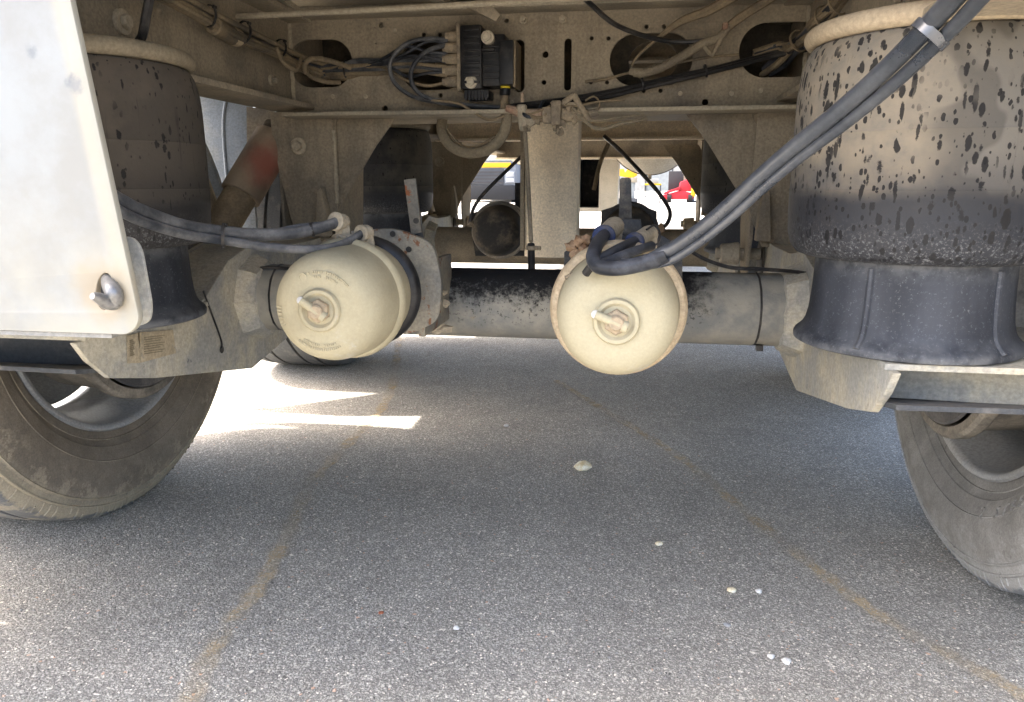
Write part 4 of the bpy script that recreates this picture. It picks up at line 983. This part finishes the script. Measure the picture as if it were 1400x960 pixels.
hose('wire', [(800, 112, 1.79), (830, 108, 1.785), (862, 99, 1.78), (920, 87, 1.77), (970, 78, 1.77), (1010, 75, 1.775)], .003, 'hosed', T)
mb = pb_(988, 996, 30, 40, 1.71, 1.73); obj('clip', mb, 'fitr', T, bevel=.003)
rnd = random.Random(21)
for k in range(7):
    x0_, y0_ = rnd.uniform(705, 800), rnd.uniform(138, 165); x1_, y1_ = x0_+rnd.uniform(-70, 110), rnd.uniform(120, 168); ym = max(y0_, y1_)+rnd.uniform(2, 16)
    hose('wire', [(x0_, y0_, 1.705), ((x0_*2+x1_)/3, ym, 1.70), ((x0_+x1_*2)/3, ym-rnd.uniform(0, 8), 1.715), (x1_, y1_, 1.74)], rnd.choice((.0022, .003, .004)), rnd.choice(('hosed', 'hosek', 'hoset')), T, None, 7, 5)
for k in range(5):
    y_ = 60+k*13; hose('wire', [(612, y_, 1.755), (585, y_+rnd.uniform(-8, 8), 1.75), (555, y_+rnd.uniform(-10, 14), 1.755), (520, 88+rnd.uniform(-7, 7), 1.77), (480, 92+rnd.uniform(-8, 8), 1.79)], .0035, rnd.choice(('hosed', 'hosek')), T, None, 7, 5)
# wire loom beside the right rail and through the slot
rnd = random.Random(5)
for k in range(13):
    o1, o2 = rnd.uniform(-17, 17), rnd.uniform(-13, 13)
    pts = [(1180+o1, -30, 1.40), (1150+o1, -2+o2*.4, 1.5), (1122+o2, 28+o1*.5, 1.6), (1100+o1*.7, 50+o2*.6, 1.68), (1085+o2*.5, 62+o1*.5, 1.74)]
    if k % 2: pts += [(1066+o1*.6, 80+o2*.7, 1.80), (1045+o1*.5, 98+o2*.4, 1.84)]
    else: pts += [(1062+o1*.4, 66+o2*.4, 1.78), (1030, 76+o2*.3, 1.78)]
    hose('loom_wire', pts, rnd.choice((.0045, .006, .0075)), rnd.choice(('hosek', 'hosed', 'hosed')), T, None, 7, 4)
for (x_, y_, Y_) in ((1093, 56, 1.71), (1128, 24, 1.58), (1147, 3, 1.5)): tie(T, at(x_, y_, Y=Y_), (-.4, .8, -.3), .024, 'hosed')
# wire loom along the left rail
for k in range(11):
    o1, o2 = rnd.uniform(-7, 7), rnd.uniform(-8, 8)
    pts = [(196+o1, -24+o2, 1.10), (250+o1, 4+o2, 1.24), (300+o1, 32+o2, 1.38), (345+o1, 54+o2, 1.52), (378+o1*.6, 68+o2*.8, 1.64), (404+o1, 83+o2, 1.74), (440+o1, 96+o2, 1.80), (470, 97+o2*1.3, 1.80), (500, 93+o2*.7, 1.785), (545, 91+o2*.5, 1.775)]
    hose('loom_wire', pts, rnd.choice((.0045, .0055, .007)), rnd.choice(('hosed', 'hosed', 'hosed', 'hoset', 'hosek')), T, None, 7, 4)
for (x_, y_, Y_, r_) in ((286, 22, 1.34, .02), (333, 44, 1.48, .022), (383, 66, 1.66, .02), (474, 95, 1.8, .022)): tie(T, at(x_, y_, Y=Y_), (.35, .9, -.1) if x_ < 450 else (1, 0, 0), r_)
hose('loom_wire', [(378, 64, 1.62), (386, 84, 1.64), (402, 96, 1.66), (408, 90, 1.69), (412, 80, 1.72)], .0045, 'hosed', T)
hose('loom_wire', [(418, 100, 1.74), (417, 88, 1.72), (428, 80, 1.715), (450, 83, 1.73), (480, 93, 1.76)], .0055, 'hosed', T)
hose('loom_wire', [(418, 92, 1.75), (424, 104, 1.74), (445, 112, 1.75), (465, 113, 1.78)], .005, 'hosed', T)
mb = MB().cyl(at(290, 34, Y=1.36), at(318, 50, Y=1.46), .017, n=14, ch=.003); jb = obj('cable_joint', mb, 'hosed', T)
obj('orange_band', MB().cyl(at(316, 48, Y=1.452), at(324, 52, Y=1.475), .0175, n=14), 'clampo', jb)
hose('air_hose', [(206, -10, 1.02), (200, 20, 1.03), (195, 48, 1.04), (190, 56, 1.06)], .0065, 'hoseb', T, 'short black hose dropping to the brown air spring', 8)
# thin hoses by the second axle
hose('brake_hose', [(715, 212, 2.45), (690, 236, 2.42), (662, 264, 2.40), (648, 284, 2.39), (642, 305, 2.39)], .006, 'hoseb', T, 'black hose slanting to the chamber beside the post', 8)
hose('brake_hose', [(826, 186, 2.5), (850, 208, 2.46), (880, 240, 2.42), (904, 268, 2.40), (916, 290, 2.40), (912, 306, 2.41), (903, 312, 2.42)], .0065, 'hoseb', T, 'black hose bowing down to the right of the second chamber', 8)
hose('brake_hose', [(832, 196, 2.9), (820, 225, 2.9), (812, 260, 2.9)], .008, 'hosed', T, None, 8)
obj('hose_elbow', MB().cyl(at(640, 304, Y=2.39), at(658, 312, Y=2.42), .011, n=8, ch=.002), 'fitd', T)
p = at(903, 313, Y=2.42); obj('hose_elbow', MB().blob(p, .018, (1, 1, .8), 4, .2), 'rustclod', T)
# air tanks and the tool box ahead
def tank(x, z, r, y, label):
    pr = [(0, 0), (.02, r*.45), (.05, r*.75), (.09, r*.93), (.14, r), (.8, r), (.85, r*.93), (.89, r*.75), (.92, r*.45), (.94, 0)]
    t = obj('air_tank', MB().lathe(pr, (x, y, z), (0, 1, 0), 56), 'tank', T, label, angle=60)
    obj('drain_valve', MB().cyl((x, y+.2, z-r-.03), (x, y+.2, z-r+.01), .012, n=10), 'fitd', t)
    obj('tank_strap', MB().lathe([(.25, r*.99), (.25, r+.006), (.3, r+.006), (.3, r*.99)], (x, y, z), (0, 1, 0), 48), 'chassisd', t)
    obj('tank_hanger', MB().box(x-.03, x+.03, y+.25, y+.3, z+r-.01, 1.2), 'chassis', t)
tank(.335, 1.055, .275, 4.75, 'pale air tank on the right under the floor'); tank(-.40, 1.10, .275, 4.75, 'pale air tank on the left under the floor')
a, b = at(786, 284, Y=6.0), at(846, 214, Y=6.0)
mb = MB().box(a.x, a.x+.012, 6.0, 6.6, a.z, 1.1).box(b.x-.145, b.x, 6.0, 6.6, a.z, 1.1).box(a.x, b.x, 6.0, 6.6, a.z-.03, a.z).box(a.x, b.x, 6.58, 6.6, a.z, 1.1)
tb = obj('tool_box', mb, 'tank', T, 'beige tool box with a dark open front'); obj('lining', MB().box(a.x+.012, b.x-.146, 6.55, 6.575, a.z+.001, 1.1).box(b.x-.150, b.x-.146, 6.0, 6.55, a.z+.001, 1.1).box(a.x+.012, a.x+.016, 6.0, 6.55, a.z+.001, 1.1).box(a.x+.016, b.x-.15, 6.01, 6.55, a.z+.001, a.z+.006), 'black', tb)
obj('box_hanger', MB().box(a.x+.1, a.x+.13, 6.2, 6.3, 1.1, 1.2).box(b.x-.1, b.x-.07, 6.2, 6.3, 1.1, 1.2), 'chassis', tb)
# ------------------------------------------------------------------ pebbles
def pebble(x, y, wpx, hpx, mat, label, seed):
    p = at(x, y, Z=0); dist = (p-CAM).length; r = wpx/2*dist/F
    mb = MB().blob((0, 0, r*.42), r, (1, .85, .55), seed, .16, 2)
    for i, v in enumerate(mb.v): mb.v[i] = (v[0], v[1], max(v[2], -.0005))
    o = obj('pebble', mb, mat, None, None, angle=50); o.location = (p.x, p.y, 0); tag(o, label, 'pebble', 'loose pebbles on the asphalt')
pebble(797, 642, 24, 14, 'stoney', 'largest pebble, cream and yellow, lying alone on the asphalt', 1)
pebble(901, 745, 10, 8, 'stoney', 'small cream pebble alone between the two yellow lines', 2)
pebble(1000, 809, 11, 9, 'stoney', 'cream pebble, the larger of the close side by side pair', 3)
pebble(1037, 810, 9, 7, 'stone', 'white pebble, the smaller of the close side by side pair', 4)
pebble(994, 856, 9, 9, 'stoneb', 'bluish grey pebble on the asphalt', 5)
pebble(1054, 899, 9, 7, 'stone', 'slim white pebble beside a rounder white one', 6)
pebble(1075, 906, 12, 10, 'stone', 'round white pebble beside a slimmer white one', 7)
pebble(624, 860, 9, 8, 'stone', 'white pebble near the worn yellow line, by a red speck', 8)
pebble(521, 839, 7, 5, 'stoner', 'small red pebble on the asphalt', 9)
pebble(692, 583, 7, 4, 'stone', 'tiny white pebble far in below the brake chambers', 10)
# loose grit
mb = MB(); rnd = random.Random(9)
base = [(1, 0, 0), (-.4, .9, 0), (-.6, -.8, 0), (.1, .05, .8), (.5, .6, .35), (-.7, .1, .4)]
for k in range(5200):
    y = 1+9*rnd.random()**2.2; x = rnd.uniform(-1.1, 1.3)*(y*.5+.5)
    r = rnd.choice((.0010, .0013, .0016, .0022, .003))*rnd.uniform(.7, 1.2); a = rnd.uniform(0, 6.28); ca, sa = math.cos(a)*r, math.sin(a)*r
    mb.add([(x+p[0]*ca-p[1]*sa, y+p[0]*sa+p[1]*ca, p[2]*r*.8+.0006) for p in base], [(0, 4, 3), (4, 1, 3), (1, 5, 3), (5, 2, 3), (2, 0, 3), (0, 1, 4), (1, 2, 5)])
M['grit'] = dusty('grit', (.25, .24, .22), (.42, .40, .37), .45, 300, 0)
g = obj('loose_grit', mb, 'grit', None, 'fine pale grit scattered over the asphalt', kind='stuff'); g['category'] = 'grit'

# ------------------------------------------------------------------ things in the yard behind
def bx(name, parent, mat, x0, x1, y0, y1, z0, z1, bevel=0.0): return obj(name, MB().box(x0, x1, y0, y1, z0, z1), mat, parent, bevel=bevel)
def far_truck(X, Y):
    t = thing('truck', 'silver grey truck cab with yellow strip under its windscreen', 'truck', (X, Y, 0))
    bx('chassis', t, 'bg_dark', -.9, .9, .3, 7, .45, .9); bx('bumper', t, 'bg_dark', -1.15, 1.15, -.05, .4, .10, .66, .04)
    obj('cab', MB().prism([Vector((-1.2, .02, .6)), Vector((-1.2, 0, 1.55)), Vector((-1.2, .25, 2.7)), Vector((-1.2, 2, 2.8)), Vector((-1.2, 2, .6))], (2.4, 0, 0)), 'bg_silver', t, bevel=.05)
    bx('grille', t, 'bg_grey', -.72, .72, -.03, .05, .68, 1.28, .03)
    for k in range(4): bx('grille_bar', t, 'bg_charcoal', -.7, .7, -.05, -.025, .74+k*.13, .79+k*.13)
    bx('yellow_strip', t, 'bg_yellow', -1.12, 1.0, -.06, .06, 1.32, 1.5, .03)
    for s in (-1, 1):
        h = bx('headlight', t, 'bg_silver', s*.97-.2, s*.97+.2, -.05, .1, .72, 1.2, .05); bx('lens', h, 'bg_lamp', s*.97-.15, s*.97+.15, -.065, -.045, .98, 1.15, .01); bx('lens', h, 'bg_lamp', s*.97-.15, s*.97+.15, -.065, -.045, .78, .92, .01)
        obj('mirror', MB().box(s*1.4-.1, s*1.4+.1, .2, .3, 1.7, 2.3), 'bg_dark', t, bevel=.03)
        for yy in (1.2, 5.2):
            wl = obj('wheel', MB().lathe([(-.15, .25), (-.15, .45), (-.12, .5), (.12, .5), (.15, .45), (.15, .25)], (s*.98, yy, .5), (1, 0, 0), 32), 'bg_dark', t); obj('rim', MB().lathe([(-.1, 0), (-.1, .26), (.1, .26), (.1, 0)], (s*.98, yy, .5), (1, 0, 0), 24), 'bg_grey', wl)
    obj('windscreen', MB().prism([Vector((-1.05, -.012, 1.58)), Vector((1.05, -.012, 1.58)), Vector((1.0, .205, 2.5)), Vector((-1.0, .205, 2.5))], (0, -.02, .004)), 'bg_pale', t)
    bx('load_box', t, 'bg_white', -1.22, 1.22, 2.2, 7.5, .95, 3.4)
p = at(664, 277, Z=0); far_truck(p.x, p.y)
def far_red(X, Y):
    t = thing('red_machine', 'red farm machine with a dark screen behind it', 'machine', (X, Y, 0))
    obj('frame', MB().prism([Vector((-.62, 0, .12)), Vector((.5, 0, .12)), Vector((.62, 0, .35)), Vector((.05, 0, .45)), Vector((-.62, 0, .28))], (0, .8, 0)), 'bg_red', t, bevel=.03)
    obj('hood', MB().prism([Vector((-.05, .05, .42)), Vector((.42, .05, .42)), Vector((.42, .05, .72)), Vector((.28, .05, .88)), Vector((.02, .05, .78))], (0, .6, 0)), 'bg_red', t, bevel=.03)
    obj('beam', MB().prism([Vector((-.6, -.02, .30)), Vector((0, -.02, .50)), Vector((0, -.02, .60)), Vector((-.62, -.02, .38))], (0, .15, 0)), 'bg_red', t, bevel=.01)
    bx('stack', t, 'bg_beige', .14, .25, .3, .4, .85, 1.15); bx('screen', t, 'bg_charcoal', -.42, .58, .82, .9, .45, 1.2, .02)
    bx('guard', t, 'bg_yellow', .42, .58, -.03, .06, .22, .55, .02)
    for x in (-.4, .4):
        for y in (.1, .75): obj('wheel', MB().lathe([(-.08, .06), (-.08, .17), (.08, .17), (.08, .06)], (x, y, .17), (1, 0, 0), 20), 'bg_dark', t)
p = at(929, 277, Z=0); far_red(p.x, p.y)
def far_yellow(X, Y):
    t = thing('yellow_machine', 'yellow machine hood on pale stand behind the strap', 'machine', (X, Y, 0))
    prof = [(-.34, 1.0), (-.34, 1.22), (-.12, 1.24), (-.08, 1.1), (0, 1.22), (.06, 1.42), (.2, 1.5), (.34, 1.36), (.36, 1.0), (.2, .92), (-.1, .95)]
    obj('hood', MB().prism([Vector((x, 0, z)) for x, z in prof], (0, .7, 0)), 'bg_yellow', t, bevel=.03)
    bx('panel', t, 'bg_beige', .14, .36, -.01, .6, .76, .93, .01); bx('stand', t, 'bg_pale', -.1, .3, .1, .6, .2, .93, .02); bx('base', t, 'bg_grey', -.35, .4, 0, .7, 0, .2, .02)
    obj('stay', MB().cyl((-.3, .1, 1.0), (-.1, .1, .2), .02, n=8), 'bg_blue', t)
p = at(856, 279, Z=0); far_yellow(p.x, p.y)
def far_cart(X, Y):
    t = thing('trolley', 'small pale trolley with a yellow top tray', 'trolley', (X, Y, 0))
    bx('tray', t, 'bg_yellow', -.3, .3, 0, .5, .66, .72, .01); bx('shelf', t, 'bg_grey', -.3, .3, 0, .5, .22, .25)
    for x in (-.28, .28):
        for y in (.02, .48): bx('leg', t, 'bg_grey', x-.015, x+.015, y-.015, y+.015, .0, .66)
    bx('crate', t, 'bg_white', -.22, .2, .05, .4, .72, .9, .02)
p = at(892, 278, Z=0); far_cart(p.x, p.y)
def far_pole(x_, h, label):
    p = at(x_, 276.5, Z=0); t = thing('pole', label, 'pole', (p.x, p.y, 0)); obj('shaft', MB().cyl((0, 0, 0), (0, 0, h), .06, n=12), 'bg_blue', t); bx('foot', t, 'bg_grey', -.15, .15, -.15, .15, 0, .06); bx('arm', t, 'bg_blue', -.5, .05, -.03, .03, h*.5, h*.5+.08)
far_pole(947, 4.2, 'pale blue steel pole beyond the red machine')
def far_car(X, Y):
    t = thing('parked_car', 'white van parked beyond the post', 'van', (X, Y, 0))
    obj('body', MB().prism([Vector((-.9, 0, .35)), Vector((-.9, -.1, .95)), Vector((-.85, .5, 1.2)), Vector((-.8, 1.0, 1.95)), Vector((-.8, 4.6, 2.0)), Vector((-.85, 4.7, .35))], (1.75, 0, 0)), 'bg_white', t, bevel=.06)
    for s in (-.8, .8):
        for y in (.9, 3.7):
            wl = obj('wheel', MB().lathe([(-.1, .15), (-.1, .33), (.1, .33), (.1, .15)], (s, y, .33), (1, 0, 0), 24), 'bg_dark', t)
    obj('windscreen', MB().prism([Vector((-.72, .50, 1.23)), Vector((.72, .50, 1.23)), Vector((.68, .93, 1.85)), Vector((-.68, .93, 1.85))], (0, -.03, .02)), 'bg_glass', t)
    bx('grille', t, 'bg_dark', -.45, .45, -.12, .1, .55, .8, .02)
p = at(716, 277, Z=0); far_car(p.x+.55, p.y+1.5)
def hall(X, Y, W, D, H, mat, label):
    t = thing('warehouse', label, 'building', (X, Y, 0))
    bx('wall', t, mat, -W/2, W/2, 0, D, 0, H); obj('roof', MB().prism([Vector((-W/2-.4, -.4, H)), Vector((W/2+.4, -.4, H)), Vector((0, -.4, H+W*.1))], (0, D+.8, 0)), 'bg_blue', t)
    n = int(W/5)
    for k in range(n):
        x = -W/2+(k+.5)*W/n; d = bx('door', t, 'bg_white', x-1.5, x+1.5, -.06, .02, 0, 3.6); bx('frame', d, 'bg_grey', x-1.65, x-1.52, -.08, .01, 0, 3.75); bx('frame', d, 'bg_grey', x+1.52, x+1.65, -.08, .01, 0, 3.75)
        wn = bx('window', t, 'bg_glass', x-1.2, x+1.2, -.05, .02, 4.3, 5.0)
hall(14, 75, 34, 20, 6, 'bg_pale', 'pale blue warehouse at the far side of the yard'); hall(-22, 70, 26, 18, 6, 'bg_white', 'white warehouse behind the truck')
h_ = MB().tube([at(x, y, Z=.02) for x, y in ((778, 298), (766, 296), (752, 292), (742, 289), (733, 288))], .02, 8, 5).tube([at(x, y, Z=.02) for x, y in ((778, 294), (764, 293), (750, 290), (738, 286))], .018, 8, 5)
o = obj('ground_hose', h_, 'hose', None); tag(o, 'grey hose lying on the sunlit yard behind the post', 'hose')
